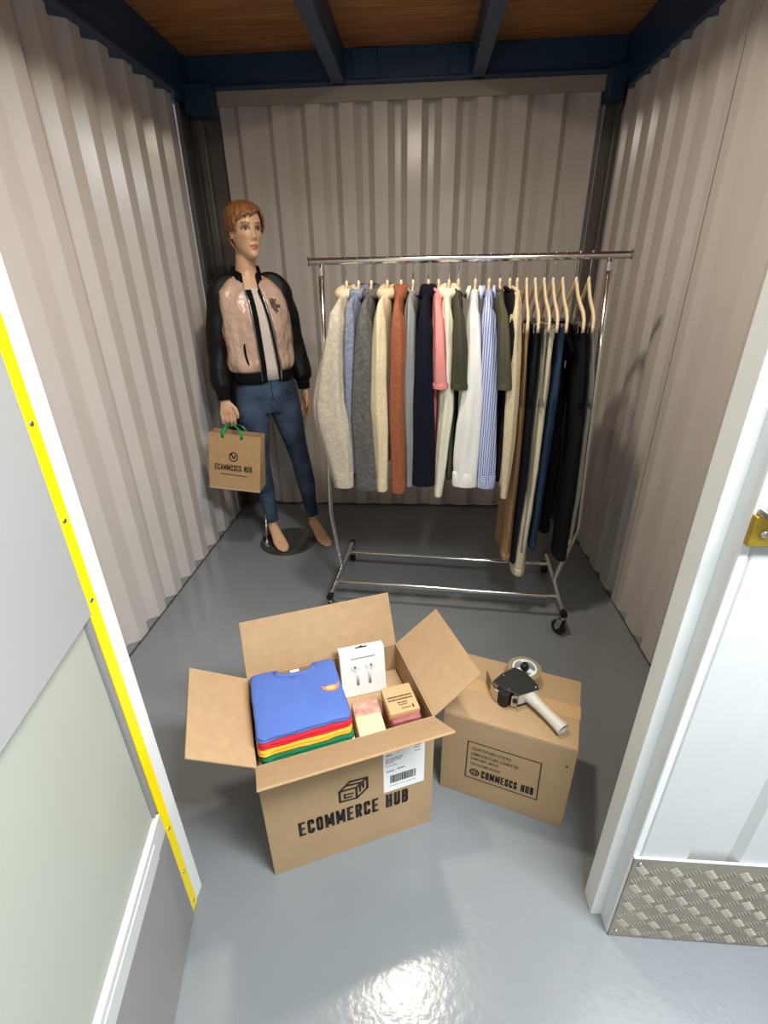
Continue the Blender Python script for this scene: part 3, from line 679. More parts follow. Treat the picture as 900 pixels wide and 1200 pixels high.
# ------------------------------------------------------------------ open carton
A1 = R(22.2); O1 = Vector((-0.368, 0.727, 0))
BL, BW, BH, TH = 0.455, 0.298, 0.430, 0.005
box1 = tag(empty('open_carton', O1, A1), 'open brown cardboard carton with large black lettering and goods inside', 'box')
def panel(name, a, bb, parent, m='card', bev=0.0008): mb = MB(); mb.box(a, bb); return mb.build(name, m, parent, bevel=bev, seg=1)
front = panel('front_panel', (0, 0, 0), (BL, TH, BH), box1)
panel('back_panel', (0, BW - TH, 0), (BL, BW, BH), box1)
panel('side_panel', (0, TH, 0), (TH, BW - TH, BH), box1)
panel('side_panel', (BL - TH, TH, 0), (BL, BW - TH, BH), box1)
panel('bottom_panel', (TH, TH, 0), (BL - TH, BW - TH, TH), box1)
def flap(p0, p1, out, up, taper=0.006):
    """flap hinged on p0-p1 (local), reaching by vector out (horizontal) and up"""
    P0, P1 = Vector(p0), Vector(p1); D = Vector((out[0], out[1], up)); E_ = (P1 - P0).normalized()
    N = E_.cross(D).normalized() * (TH / 2)
    m_ = 0.003
    mb = MB(); q = [P0 + E_ * m_, P1 - E_ * m_, P1 - E_ * taper + D, P0 + E_ * taper + D]
    nseg = 1
    mb.add([v - N for v in q] + [v + N for v in q], [(0, 1, 2, 3), (7, 6, 5, 4), (0, 4, 5, 1), (1, 5, 6, 2), (2, 6, 7, 3), (3, 7, 4, 0)])
    o = mb.build('flap', 'card_in', box1, bevel=0.0008, seg=1)
    # corrugation seen on the cut edge: row of small flutes
    fl = MB(); L = (P1 - P0).length - 2 * taper; k = int(L / 0.0062); Dn = D.normalized()
    for i in range(k):
        c_ = P0 + D + E_ * (taper + (i + 0.5) * L / k)
        a = c_ - E_ * 0.0017 - N * 0.72; bq = c_ + E_ * 0.0017 - N * 0.72; cq = c_ + E_ * 0.0017 + N * 0.72; dq = c_ - E_ * 0.0017 + N * 0.72
        lift = Dn * 0.0003
        fl.add([a + lift, bq + lift, cq + lift, dq + lift], [(0, 1, 2, 3)])
    fo = fl.build('cut_edge_flutes', 'card_edge', o); fo['kind'] = 'stuff'
    return o
flap((0, 0, BH), (BL, 0, BH), (0.0, -0.122), 0.086)
flap((0, BW, BH), (BL, BW, BH), (0.0, 0.062), 0.148)
flap((0, 0, BH), (0, BW, BH), (-0.136, 0), 0.086)
flap((BL, 0, BH), (BL, BW, BH), (0.128, 0), 0.100)
UX, UZ = (1, 0, 0), (0, 0, 1)
# printed parcel mark
lg = MB(); y = -0.0008
def stroke(mb, pts, w, y):
    for (x0, z0), (x1, z1) in zip(pts[:-1], pts[1:]):
        dx, dz = x1 - x0, z1 - z0; L = math.hypot(dx, dz); nx, nz = -dz / L * w / 2, dx / L * w / 2; ex, ez = dx / L * w * 0.45, dz / L * w * 0.45
        mb.add([(x0 - ex + nx, y, z0 - ez + nz), (x0 - ex - nx, y, z0 - ez - nz), (x1 + ex - nx, y, z1 + ez - nz), (x1 + ex + nx, y, z1 + ez + nz)], [(0, 1, 2, 3)])

GLYPH = {'E': [[(1, 1), (0, 1), (0, 0), (1, 0)], [(0, .5), (.85, .5)]], 'C': [[(1, .74), (1, .9), (.78, 1), (.22, 1), (0, .88), (0, .12), (.22, 0), (.78, 0), (1, .1), (1, .26)]],
 'O': [[(.22, 1), (.78, 1), (1, .86), (1, .14), (.78, 0), (.22, 0), (0, .14), (0, .86), (.22, 1)]], 'M': [[(0, 0), (0, 1), (.5, .22), (1, 1), (1, 0)]], 'R': [[(0, 0), (0, 1), (.75, 1), (1, .88), (1, .6), (.75, .48), (0, .48)], [(.55, .48), (1, 0)]],
 'H': [[(0, 0), (0, 1)], [(1, 0), (1, 1)], [(0, .5), (1, .5)]], 'U': [[(0, 1), (0, .14), (.22, 0), (.78, 0), (1, .14), (1, 1)]], 'B': [[(0, 0), (0, 1), (.72, 1), (.95, .88), (.95, .64), (.74, .52), (0, .52)], [(.74, .52), (1, .4), (1, .12), (.75, 0), (0, 0)]],
 'S': [[(1, .78), (1, .9), (.78, 1), (.22, 1), (0, .88), (0, .62), (.2, .53), (.8, .47), (1, .36), (1, .12), (.78, 0), (.22, 0), (0, .1), (0, .24)]], 'A': [[(0, 0), (.5, 1), (1, 0)], [(.2, .36), (.8, .36)]], 'N': [[(0, 0), (0, 1), (1, 0), (1, 1)]], 'I': [[(.5, 0), (.5, 1)]]}
def lettering(name, text, material, parent, x0, z0, width, height, y=-0.0008, weight=0.15, gap=0.26):
    """condensed stroke capitals on a local x-z face, fitted to width x height"""
    adv = []
    for ch in text: adv.append(0.62 if ch == ' ' else (1.36 if ch == 'M' else (0.4 if ch == 'I' else 1.0)))
    tot = sum(adv) + gap * (len(text) - 1); u = width / tot; w_ = height * weight; x = x0; mb = MB(); dy = 0.0
    for ch, a in zip(text, adv):
        for pl_ in GLYPH.get(ch, []):
            wx = max(a * u - w_, 0.0001)
            stroke(mb, [(x + w_ / 2 + px * wx, z0 + w_ / 2 + pz * (height - w_)) for px, pz in pl_], w_, y - dy); dy += 0.000004
        x += (a + gap) * u
    return mb.build(name, material, parent)
lettering('printed_lettering', 'ECOMMERCE HUB', 'ink', front, 0.078, 0.129, 0.304, 0.056)
cx, cz = 0.229, 0.246; k = 0.001
S = lambda pts: [(cx + a * k, cz + c_ * k) for a, c_ in pts]
stroke(lg, S([(-37, 10), (-37, -30), (8, -34), (8, 8), (-37, 10)]), 0.0065, y)
stroke(lg, S([(8, -34), (38, -6), (38, 34)]), 0.0065, y - 0.00005)
stroke(lg, S([(8, 8), (38, 34), (-8, 38), (-37, 10)]), 0.0065, y - 0.0001)
stroke(lg, S([(-16, 26), (26, 22)]), 0.0065, y - 0.00015)
stroke(lg, S([(-20, -8), (-2, -10)]), 0.0055, y - 0.0002); stroke(lg, S([(-24, -20), (-24, -6)]), 0.0055, y - 0.0002); stroke(lg, S([(-24, -20), (-6, -21)]), 0.0055, y - 0.0002)
stroke(lg, S([(18, -10), (18, 8), (27, 15), (27, 0)]), 0.0055, y - 0.0002)
lg.build('printed_parcel_mark', 'ink', front)
# shipping label
b = MB(); b.box((0.312, -0.0012, 0.196), (0.428, 0.0, 0.356)); lab = b.build('shipping_label', 'paper', front)
bar = MB(); x = 0.330; rnd = random.Random(3)
while x < 0.404:
    w_ = rnd.choice((0.0011, 0.0019, 0.003)); bar.box((x, -0.0017, 0.228), (x + w_, -0.0012, 0.258)); x += w_ + rnd.choice((0.0010, 0.0016))
bar.build('barcode', 'ink', lab)
tl = MB()
for (x0, x1, z, h) in ((0.320, 0.336, 0.336, 0.004), (0.318, 0.366, 0.322, 0.003), (0.318, 0.362, 0.315, 0.003), (0.318, 0.340, 0.308, 0.003), (0.318, 0.350, 0.297, 0.002), (0.320, 0.343, 0.274, 0.0045), (0.350, 0.372, 0.276, 0.0045), (0.396, 0.418, 0.346, 0.004), (0.398, 0.414, 0.338, 0.003), (0.400, 0.416, 0.326, 0.003), (0.326, 0.404, 0.216, 0.0018)):
    x = x0
    while x < x1:
        w_ = rnd.uniform(0.0018, 0.0055); tl.box((x, -0.0016, z), (min(x + w_, x1), -0.0012, z + h)); x += w_ + 0.0009
tl.build('label_print', 'grey_ink', lab)['kind'] = 'stuff'

# packing insert inside the carton (folded board on which the goods lie)
b = MB(); b.box((0.008, 0.008, 0.008), (0.250, 0.289, 0.391)); b.box((0.250, 0.008, 0.008), (0.447, 0.289, 0.335))
ins = b.build('packing_insert', 'card_in'); ins.location = O1; ins.rotation_euler = (0, 0, A1)
tag(ins, 'stepped cardboard packing insert inside the open carton under the goods', 'packing')

# folded t-shirts: pile
def folded(name, label, m, u0, u1, v0, v1, z0, z1, neck=False, seed=0.0, droop=0.004):
    o = empty(name, O1, A1); tag(o, label, 't-shirt', 'folded t-shirts in the carton')
    o.location = O1 + Vector((0, 0, z0)); Z = -z0
    def outline(ins, nk=1.0):
        pts = []; r = 0.016
        a0, a1, c0, c1 = u0 + ins, u1 - ins, v0 + ins, v1 - ins
        def arc(cx, cy, s):
            for k in range(6):
                a = s + k * PI / 10; pts.append((cx + r * math.cos(a), cy + r * math.sin(a)))
        for k in range(12): pts.append((a0 + r + (a1 - a0 - 2 * r) * k / 12, c0))
        arc(a1 - r, c0 + r, -PI / 2)
        for k in range(1, 8): pts.append((a1, c0 + r + (c1 - c0 - 2 * r) * k / 8))
        arc(a1 - r, c1 - r, 0)
        for k in range(1, 24):
            u = a1 - r - (a1 - a0 - 2 * r) * k / 24; dv = 0
            if neck:
                q = (u - (u0 + u1) / 2 - 0.004) / 0.052
                if abs(q) < 1: dv = -0.028 * nk * math.sqrt(1 - q * q) ** 0.8
            pts.append((u, c1 + dv))
        arc(a0 + r, c1 - r, PI / 2)
        for k in range(1, 8): pts.append((a0, c1 - r - (c1 - c0 - 2 * r) * k / 8))
        arc(a0 + r, c0 + r, PI)
        return pts
    h = z1 - z0; rings = []
    uc, vc = (u0 + u1) / 2, (v0 + v1) / 2
    def zz(u, v, z, top):
        d = droop * (((u - uc) / (u1 - u0) * 2) ** 4 + ((v - vc) / (v1 - v0) * 2) ** 4)
        return z - d + 0.0034 * noise.noise(Vector((u * 18 + seed, v * 18, seed)))
    for ins_, zf in ((0.012, 0.0), (0.003, 0.10), (0.0, 0.25), (0.0015, 0.42), (0.0045, 0.5), (0.0015, 0.58), (0.0, 0.72), (0.003, 0.9), (0.010, 1.0)):
        rings.append([(u + 0.0035 * noise.noise(Vector((v * 30, seed * 2, zf * 1.5))), v + 0.0035 * noise.noise(Vector((u * 30, seed * 2 + 5, zf * 1.5))), zz(u, v, z0 + h * zf, zf > .5) + Z) for u, v in outline(ins_)])
    # fill the top by shrinking towards centre line
    for kk in (0.75, 0.5, 0.25, 0.02):
        base = outline(0.010, kk ** 6); rings.append([(uc + (u - uc) * kk, vc + (v - vc) * kk, zz(uc + (u - uc) * kk, vc + (v - vc) * kk, z1 + 0.0012 * (1 - kk), True) + Z) for u, v in base])
    b = MB(); b.loft(rings); b.build('folded_cloth', m, o, smooth=True)
    return o, zz, Z
cols = [('white', 'folded white t-shirt at the bottom of the pile in the carton', mat('white_jersey', (236, 234, 228), 0.9, var=0.03), 0.0),
        ('green', 'folded dark green t-shirt, second from the bottom of the pile', mat('green_jersey', (10, 104, 66), 0.9, var=0.06, bump=0.1, bscale=300), 0.002),
        ('yellow', 'folded amber yellow t-shirt in the middle of the pile', mat('amber_jersey', (240, 172, 46), 0.9, var=0.05, bump=0.1, bscale=300), -0.001),
        ('red', 'folded red t-shirt directly beneath the blue one', mat('red_jersey', (196, 24, 44), 0.9, var=0.06, bump=0.1, bscale=300), 0.001),
        ('blue', 'folded royal blue t-shirt with winged patch on top of the pile', mat('blue_jersey', (76, 104, 174), 0.92, var=0.06, bump=0.15, bscale=300), -0.001)]
z = 0.3915
for i, (nm, lab_, m, j) in enumerate(cols):
    h = 0.0190 if i < 4 else 0.0170
    o, zz, Z = folded('folded_t_shirt', lab_, m, 0.014 + j, 0.246 + j, 0.014 + 0.005 * i, 0.256 - 0.001 * i, z, z + h, neck=(i >= 3), seed=i * 3.1)
    if i == 4:
        uc = 0.131
        band = MB(); pts = []
        for k in range(17):
            q = -1 + 2 * k / 16; u = uc + 0.004 + 0.052 * q * 1.04; v = 0.252 - 0.010 - 0.028 * (math.sqrt(max(0, 1 - q * q)) ** 0.8)
            pts.append((u, v - 0.002, zz(u, v, z + h, True) + Z + 0.0005))
        band.tube(pts, [(0.0022, 0.007)] * 17, 8, up=(0, 0, 1)); band.build('neckband', m, o, smooth=True)
        b = MB(); b.box((uc - 0.010, 0.2235, h - 0.004), (uc + 0.014, 0.2310, h - 0.0005)); b.build('neck_tag', 'paper', o)
        # embroidered winged patch
        pm = mat('coral_embroidery', (226, 120, 96), 0.8, var=0.25, vscale=140, bump=0.3, bscale=300); pm2 = mat('yellow_embroidery', (240, 196, 110), 0.8)
        poly = [(-0.024, 0.011), (-0.014, 0.004), (-0.005, 0.008), (0.006, 0.008), (0.014, 0.005), (0.024, 0.012), (0.022, -0.002), (0.014, -0.011), (0.0, -0.013), (-0.012, -0.010), (-0.021, -0.001)]
        pu, pv = 0.214, 0.134
        b = MB(); b.prism([(pu + x, pv + y_) for x, y_ in poly], h - 0.0010, h + 0.0022); pt = b.build('chest_patch', pm, o)
        b = MB(); b.prism([(pu + x * 0.55, pv + y_ * 0.5 - 0.001) for x, y_ in poly], h + 0.002, h + 0.0028); b.build('patch_centre', pm2, pt)
    z += h - 0.0006

# earphone box leaning on the back of the carton
eb = tag(empty('earphone_box', O1 + Matrix.Rotation(A1, 3, 'Z') @ Vector((0.328, 0.222, 0.3355)), A1), 'white retail box with hang tab and earphone picture, inside the carton', 'box')
eb.rotation_euler = (R(-9), 0, A1 + R(-3))
W2, D2, H2 = 0.066, 0.028, 0.150
b = MB(); b.box((-W2, -0.004, 0), (W2, D2, H2)); bd = b.build('box_body', mat('white_gloss_card', (240, 238, 234), 0.35), eb, bevel=0.0015)
b = MB(); b.prism([(-0.030, 0), (-0.026, 0.016), (-0.022, 0.020), (0.022, 0.020), (0.026, 0.016), (0.030, 0)], -0.004, -0.0025, xf=lambda v: Vector((v.x - 0.002, v.z, v.y + H2 - 0.001))); b.build('hang_tab', 'paper', eb)
b = MB(); b.box((-0.019, -0.0046, H2 + 0.009), (0.015, -0.0038, H2 + 0.013)); b.box((-0.006, -0.0046, H2 + 0.0125), (0.002, -0.0038, H2 + 0.016)); b.build('euro_slot', 'ink', eb)
ew = mat('picture_white', (222, 222, 222), 0.3); eg = mat('picture_grey', (200, 200, 202), 0.5)
for s_, cx in ((-1, -0.017), (1, 0.017)):
    b = MB(); b.tube([(cx, -0.0046, 0.092), (cx + s_ * 0.001, -0.0046, 0.036)], [(0.0050, 0.0012), (0.0042, 0.0012)], 12, up=(1, 0, 0)); b.tube([(cx - s_ * -0.006, -0.0048, 0.105), (cx + s_ * 0.006, -0.0052, 0.1051)], [(0.001, 0.0008)] * 2, 8)
    st = b.build('earphone_picture', eg, eb, smooth=True)
    b = MB(); b.ball((cx + s_ * 0.004, -0.0048, 0.096), (0.0150, 0.0012, 0.0140), 16, 8); b.build('earphone_head', ew, st, smooth=True)
    b = MB(); b.ball((cx + s_ * 0.007, -0.0060, 0.098), (0.0035, 0.0006, 0.006), 10, 6); b.build('speaker_mesh', 'grey_ink', st, smooth=True)
b = MB(); x = -0.034; rnd = random.Random(5)
while x < 0.034:
    w_ = rnd.uniform(0.0025, 0.006); b.box((x, -0.0045, 0.124), (x + w_, -0.0039, 0.1275)); x += w_ + 0.0008
b.build('title_print', 'grey_ink', eb)
b = MB(); b.box((-0.020, -0.0043, 0.116), (0.020, -0.0039, 0.1172)); b.build('subtitle_print', eg, eb)

# soap bars
def in_carton(name, u, v, z, rz=0.0): return empty(name, O1 + Matrix.Rotation(A1, 3, 'Z') @ Vector((u, v, z)), A1 + rz)
sp = tag(in_carton('soap_bar', 0.300, 0.082, 0.3355, R(-4)), 'pale yellow soap bar with mottled pink paper band, beside the folded t-shirts', 'soap', 'soap bars in the carton')
b = MB(); b.box((-0.036, -0.060, 0), (0.036, 0.060, 0.062)); b.build('soap', mat('yellow_soap', (226, 218, 158), 0.45, var=0.05, vscale=20), sp, bevel=0.006, seg=3)
b = MB(); b.box((-0.0368, 0.006, -0.0002), (0.0368, 0.0606, 0.0632)); b.build('paper_band', mat('mottled_pink_paper', (206, 162, 144), 0.7, col2=(166, 114, 100), vscale=70), sp, bevel=0.004)
sp = tag(in_carton('soap_bar', 0.391, 0.084, 0.3355, R(-2)), 'dark pink soap bar in a brown kraft sleeve, nearest the right flap', 'soap', 'soap bars in the carton')
b = MB(); b.box((-0.040, -0.056, 0), (0.040, 0.050, 0.078)); b.build('soap', mat('mauve_soap', (160, 92, 88), 0.5, col2=(134, 70, 68), vscale=45), sp, bevel=0.005, seg=3)
b = MB(); b.box((-0.042, -0.040, 0.066), (0.042, 0.054, 0.092)); sl = b.build('kraft_sleeve', 'kraft', sp, bevel=0.004)
b = MB(); rnd = random.Random(8)
for v_, u0, u1, h_ in ((0.010, -0.034, 0.034, 0.005), (0.0, -0.034, 0.034, 0.005), (-0.011, -0.012, 0.016, 0.004), (-0.018, -0.010, 0.014, 0.003), (-0.030, -0.006, 0.020, 0.003)):
    x = u0
    while x < u1:
        w_ = rnd.uniform(0.003, 0.008); b.box((x, v_, 0.0918), (min(x + w_, u1), v_ + h_, 0.0925)); x += w_ + 0.0011
b.build('sleeve_print', 'ink_soft', sl)
b = MB(); b.box((0.024, -0.033, 0.0918), (0.028, -0.022, 0.0925)); b.build('sleeve_mark', 'ink', sl)

# ------------------------------------------------------------------ closed carton with tape gun
A2 = R(-17.8); O2 = Vector((0.083, 1.013, 0)); L2, W2_, H2_ = 0.365, 0.258, 0.325
box2 = tag(empty('closed_carton', O2, A2), 'closed brown cardboard carton with framed stamp, under the tape dispenser', 'box')
b = MB(); b.box((0, 0, 0), (L2, W2_, H2_ - 0.003)); body2 = b.build('carton_body', 'card', box2, bevel=0.002)
b = MB(); b.box((0.001, 0.001, H2_ - 0.003), (L2 - 0.001, W2_ / 2 - 0.001, H2_ + 0.001)); b.build('top_flap', 'card', box2, bevel=0.0015)
b = MB(); b.box((0.001, W2_ / 2 + 0.001, H2_ - 0.003), (L2 - 0.001, W2_ - 0.001, H2_ + 0.001)); b.build('top_flap', 'card', box2, bevel=0.0015)
b = MB(); b.box((0.0, W2_ / 2 - 0.024, H2_ + 0.001), (L2 + 0.0008, W2_ / 2 + 0.024, H2_ + 0.0014)); b.box((L2 + 0.0002, W2_ / 2 - 0.024, H2_ - 0.06), (L2 + 0.0008, W2_ / 2 + 0.024, H2_ + 0.0012)); b.build('packing_tape', 'tape', box2)
fr = MB(); y = -0.0006
stroke(fr, [(0.078, 0.237), (0.282, 0.237), (0.286, 0.084), (0.077, 0.084), (0.078, 0.237)], 0.0038, y); fo = fr.build('printed_frame', 'ink_soft', box2)
lettering('printed_lettering', 'COMMESCS HUB', 'ink', box2, 0.124, 0.098, 0.150, 0.031, weight=0.145)
for (x0, zz_, w_, h_, s_) in ((0.090, 0.206, 0.112, 0.0125, 'CRAFTSWHEN GOOKS'), (0.090, 0.184, 0.134, 0.0125, 'DEMOCRATURE LONRISTES'), (0.090, 0.164, 0.082, 0.0115, 'DMOIER, MINK'), (0.090, 0.143, 0.086, 0.0105, 'DATASOMFUUNNS')):
    text_obj('small_lettering', s_, 'ink_soft', box2, (x0, 0, zz_), UX, UZ, w_, h_, bold=0.012)
em = MB()
stroke(em, [(0.104 + 0.0125 * math.cos(a), 0.113 + 0.013 * math.sin(a)) for a in [2 * PI * k / 20 for k in range(21)]], 0.004, -0.0007)
stroke(em, [(0.108, 0.119), (0.099, 0.119), (0.099, 0.107), (0.106, 0.107), (0.106, 0.113)], 0.0028, -0.0008); stroke(em, [(0.110, 0.107), (0.110, 0.119), (0.116, 0.116), (0.116, 0.110), (0.110, 0.107)], 0.0028, -0.0008)
em.build('printed_emblem', 'ink_soft', box2)
b = MB(); b.ball((0.345, -0.0004, 0.255), (0.004, 0.0004, 0.004), 10, 6); b.build('ink_spot', 'ink_soft', box2)

tg = tag(empty('tape_dispenser', O2 + Vector((0, 0, H2_ + 0.0014)), A2), 'grey and black packing tape dispenser lying on the closed carton', 'tape dispenser')
gm = mat('light_grey_plastic', (206, 203, 190), 0.4, var=0.03, vscale=30); dm = mat('dark_side_plate', (44, 45, 42), 0.35, var=0.08, vscale=20)
plate = [(0.116, 0.112), (0.134, 0.150), (0.166, 0.192), (0.200, 0.186), (0.236, 0.150), (0.246, 0.130), (0.195, 0.086), (0.158, 0.092)]
b = MB(); b.prism(plate, 0.046, 0.050); pl = b.build('side_plate', dm, tg, bevel=0.001)
b = MB(); b.prism([(x, y_) for x, y_ in plate], 0.002, 0.006); b.build('side_plate', dm, tg, bevel=0.001)
b = MB(); b.prism([(0.195, 0.089), (0.244, 0.131), (0.232, 0.150), (0.190, 0.120)], 0.006, 0.046); b.build('frame_block', gm, tg, bevel=0.003)
for x, y_ in ((0.142, 0.148), (0.236, 0.134), (0.165, 0.098)):
    b = MB(); b.tube([(x, y_, 0.050), (x, y_, 0.0512), (x, y_, 0.0516)], [0.003, 0.003, 0.0018], 10); b.build('screw', 'steel', pl, smooth=True)
b = MB(); b.tube([(0.156, 0.088, 0.003), (0.156, 0.088, 0.046)], 0.0165, 24); b.build('roller', 'black_rubber', tg, smooth=True, auto=40)
b = MB(); b.prism([(0.112, 0.108), (0.116, 0.112), (0.140, 0.088), (0.138, 0.082), (0.128, 0.086)], 0.003, 0.046); b.build('metal_guard', 'steel', tg, bevel=0.001)
b = MB(); b.prism([(0.176, 0.078), (0.182, 0.092), (0.195, 0.088), (0.193, 0.080)], 0.006, 0.046); b.build('bracket', 'steel', tg, bevel=0.001)
b = MB(); b.tube([(0.187, 0.079, 0.030), (0.187, 0.076, 0.030)], 0.007, 12); b.build('adjuster', 'black_plastic', tg)
bl = mat('amber_guard', (150, 112, 84), 0.3, trans=0.25)
b = MB(); b.add([(0.116, 0.112, 0.004), (0.094, 0.142, 0.006), (0.091, 0.146, 0.052), (0.112, 0.116, 0.046), (0.117, 0.113, 0.004), (0.0955, 0.143, 0.006), (0.0925, 0.147, 0.052), (0.113, 0.117, 0.046)], [(0, 1, 2, 3), (7, 6, 5, 4), (0, 4, 5, 1), (1, 5, 6, 2), (2, 6, 7, 3), (3, 7, 4, 0)]); b.build('blade_guard', bl, tg)
# reel and hub
rc = (0.196, 0.206)
def ring_mesh(mb, c, r0, r1, z0, z1, n=40):
    rings = [[(c[0] + r * math.cos(2 * PI * k / n), c[1] + r * math.sin(2 * PI * k / n), zq) for k in range(n)] for r, zq in ((r0, z0), (r1, z0), (r1, z1), (r0, z1), (r0, z0))]
    mb.loft(rings, cap0=False, cap1=False)
rl = empty('tape_roll', parent=tg)
b = MB(); ring_mesh(b, rc, 0.036, 0.050, 0.004, 0.044); b.build('tape_windings', mat('tape_winding', (176, 158, 126), 0.2, trans=0.3, coat=0.4), rl, smooth=True, auto=40)
b = MB(); ring_mesh(b, rc, 0.031, 0.0365, 0.003, 0.046); b.build('hub_rim', 'white_frame', rl, smooth=True, auto=40)
for k in range(3):
    a = R(100 + 120 * k); ca, sa = math.cos(a), math.sin(a)
    b = MB(); b.box((0.006, -0.008, 0.034), (0.033, 0.008, 0.044), xf=lambda v: Vector((rc[0] + v.x * ca - v.y * sa, rc[1] + v.x * sa + v.y * ca, v.z))); b.build('hub_spoke', 'white_frame', rl)
b = MB(); b.tube([(rc[0], rc[1], 0.002), (rc[0], rc[1], 0.052), (rc[0], rc[1], 0.060), (rc[0], rc[1], 0.062)], [0.013, 0.013, 0.010, 0.004], 20); b.build('hub_knob', 'black_plastic', rl, smooth=True, auto=40)
# handle with open end
p0, p1 = Vector((0.222, 0.118, 0.026)), Vector((0.322, 0.038, 0.018))
dh = (p1 - p0)
hp = [p0 + dh * q for q in (0, 0.08, 0.3, 0.55, 0.8, 0.95, 1.0)]
b = MB(); hr = [(0.021, 0.021), (0.019, 0.018), (0.0165, 0.0145), (0.016, 0.014), (0.0175, 0.015), (0.020, 0.0165), (0.021, 0.0168)]
dn = dh.normalized(); side = Vector((-dn.y, dn.x, 0)).normalized(); upv = side.cross(dn) * -1
rings = []
for p_, (a_, c_) in zip(hp, hr): rings.append([p_ + side * (a_ * math.cos(t)) + upv * (c_ * math.sin(t)) for t in [2 * PI * k / 20 for k in range(20)]])
for p_, f_ in ((hp[-1], 0.78), (hp[-1] - dn * 0.03, 0.70)):
    a_, c_ = hr[-1]; rings.append([p_ + side * (a_ * f_ * math.cos(t)) + upv * (c_ * f_ * 0.85 * math.sin(t)) for t in [2 * PI * k / 20 for k in range(20)]])
b.loft(rings); b.build('handle', gm, tg, smooth=True, auto=50)


# ------------------------------------------------------------------ mannequin
MROOT = Vector((-0.82, 2.62, 0)); MRZ = R(30)
man = tag(empty('mannequin', MROOT, MRZ), 'female shop mannequin wearing a satin bomber jacket and blue skinny jeans', 'mannequin')
HC = Vector((-0.030, -0.022, 1.652)); HYAW = R(12); HPITCH = R(2)
HROT = Matrix.Rotation(HYAW, 3, 'Z') @ Matrix.Rotation(HPITCH, 3, 'X')
head_rows = [(-0.113, 0.010, -0.070, -0.050), (-0.108, 0.024, -0.081, -0.030), (-0.098, 0.033, -0.086, -0.008), (-0.082, 0.043, -0.087, 0.020), (-0.060, 0.053, -0.086, 0.050), (-0.035, 0.060, -0.086, 0.074), (-0.005, 0.065, -0.088, 0.088), (0.025, 0.068, -0.087, 0.095), (0.050, 0.069, -0.084, 0.096), (0.072, 0.064, -0.074, 0.089), (0.090, 0.053, -0.056, 0.073), (0.103, 0.036, -0.034, 0.050), (0.110, 0.018, -0.012, 0.026), (0.112, 0.004, 0.002, 0.010)]
HZ = np.array([r[0] for r in head_rows])
def hrow(z): return [float(np.interp(z, HZ, np.array([r[k] for r in head_rows]))) for k in (1, 2, 3)]
def G(x, z, cx, cz, sx, sz): return math.exp(-((x - cx) / sx) ** 2 - ((z - cz) / sz) ** 2)
def head_pt(z, a, off=0.0, feat=True):
    w_, yf, yb = hrow(z); cy = -0.004 + 0.3 * (yf + yb) / 2
    w_ += off; yf -= off; yb += off
    sn, cs = math.sin(a), math.cos(a)   # a=0 faces forward (-y)
    x = w_ * (abs(sn) ** 0.92) * (1 if sn > 0 else -1)
    d = (cy - yf) if cs > 0 else (yb - cy)
    y = cy - d * (abs(cs) ** (0.86 if cs > 0 else 0.95)) * (1 if cs > 0 else -1)
    if feat and cs > 0:
        ax = abs(x); dy = 0
        t = 0.0
        if -0.046 < z < 0.028:
            t = (0.028 - z) / 0.052 if z > -0.024 else max(0, 1 - (-0.024 - z) / 0.014)
        dy -= 0.021 * t * math.exp(-(x / (0.007 + 0.005 * max(0, (0.005 - z) / 0.03))) ** 2)
        dy -= 0.006 * G(ax, z, 0.011, -0.030, 0.006, 0.007)
        dy += 0.011 * G(ax, z, 0.030, 0.014, 0.015, 0.011)
        dy -= 0.0055 * G(ax, z, 0.031, 0.010, 0.010, 0.007)
        dy -= 0.0045 * G(ax, z, 0.030, 0.031, 0.020, 0.007)
        dy -= 0.0065 * G(x, z, 0, -0.054, 0.017, 0.0050) + 0.0075 * G(x, z, 0, -0.067, 0.015, 0.0060)
        dy += 0.004 * G(x, z, 0, -0.0605, 0.019, 0.0022) + 0.004 * G(x, z, 0, -0.079, 0.018, 0.006)
        dy -= 0.006 * G(x, z, 0, -0.096, 0.018, 0.011)
        dy -= 0.005 * G(ax, z, 0.043, -0.018, 0.014, 0.014)
        dy += 0.004 * G(ax, z, 0.046, -0.055, 0.016, 0.020)
        y += dy
    return Vector((x, y, z))
bd = MB()
rings = []
for z in np.concatenate([np.linspace(-0.113, 0.095, 66), np.linspace(0.098, 0.112, 7)]):
    rings.append([HC + HROT @ head_pt(float(z), 2 * PI * k / 72) for k in range(72)])
bd.loft(rings)
for s_ in (-1, 1):   # ears
    bd.ball(HC + HROT @ Vector((s_ * 0.067, 0.006, -0.004)), (0.009, 0.016, 0.030), 14, 10)
bd.tube([HC + Vector((0.0, 0.020, -0.02)), HC + Vector((-0.004, 0.024, -0.08)), HC + Vector((-0.012, 0.026, -0.13)), (-0.043, 0.012, 1.49), (-0.043, 0.010, 1.44)], [(0.052, 0.056), (0.047, 0.052), (0.046, 0.050), (0.052, 0.054), (0.080, 0.064)], 24)
def body_rings(rows, n=32, ex=0.85):
    out = []
    for z, cx, cy, hx, hy in rows:
        out.append([(cx + hx * (abs(math.sin(a)) ** ex) * (1 if math.sin(a) > 0 else -1), cy - hy * (abs(math.cos(a)) ** ex) * (1 if math.cos(a) > 0 else -1), z) for a in [2 * PI * k / n for k in range(n)]])
    return out
bd.loft(body_rings([(0.86, -0.01, 0, 0.13, 0.085), (0.95, -0.015, 0, 0.135, 0.09), (1.06, -0.02, 0, 0.105, 0.075), (1.2, -0.025, -0.005, 0.115, 0.082), (1.32, -0.03, -0.005, 0.135, 0.090), (1.40, -0.035, 0.0, 0.140, 0.075), (1.445, -0.04, 0.005, 0.105, 0.060), (1.475, -0.042, 0.008, 0.062, 0.052)]))
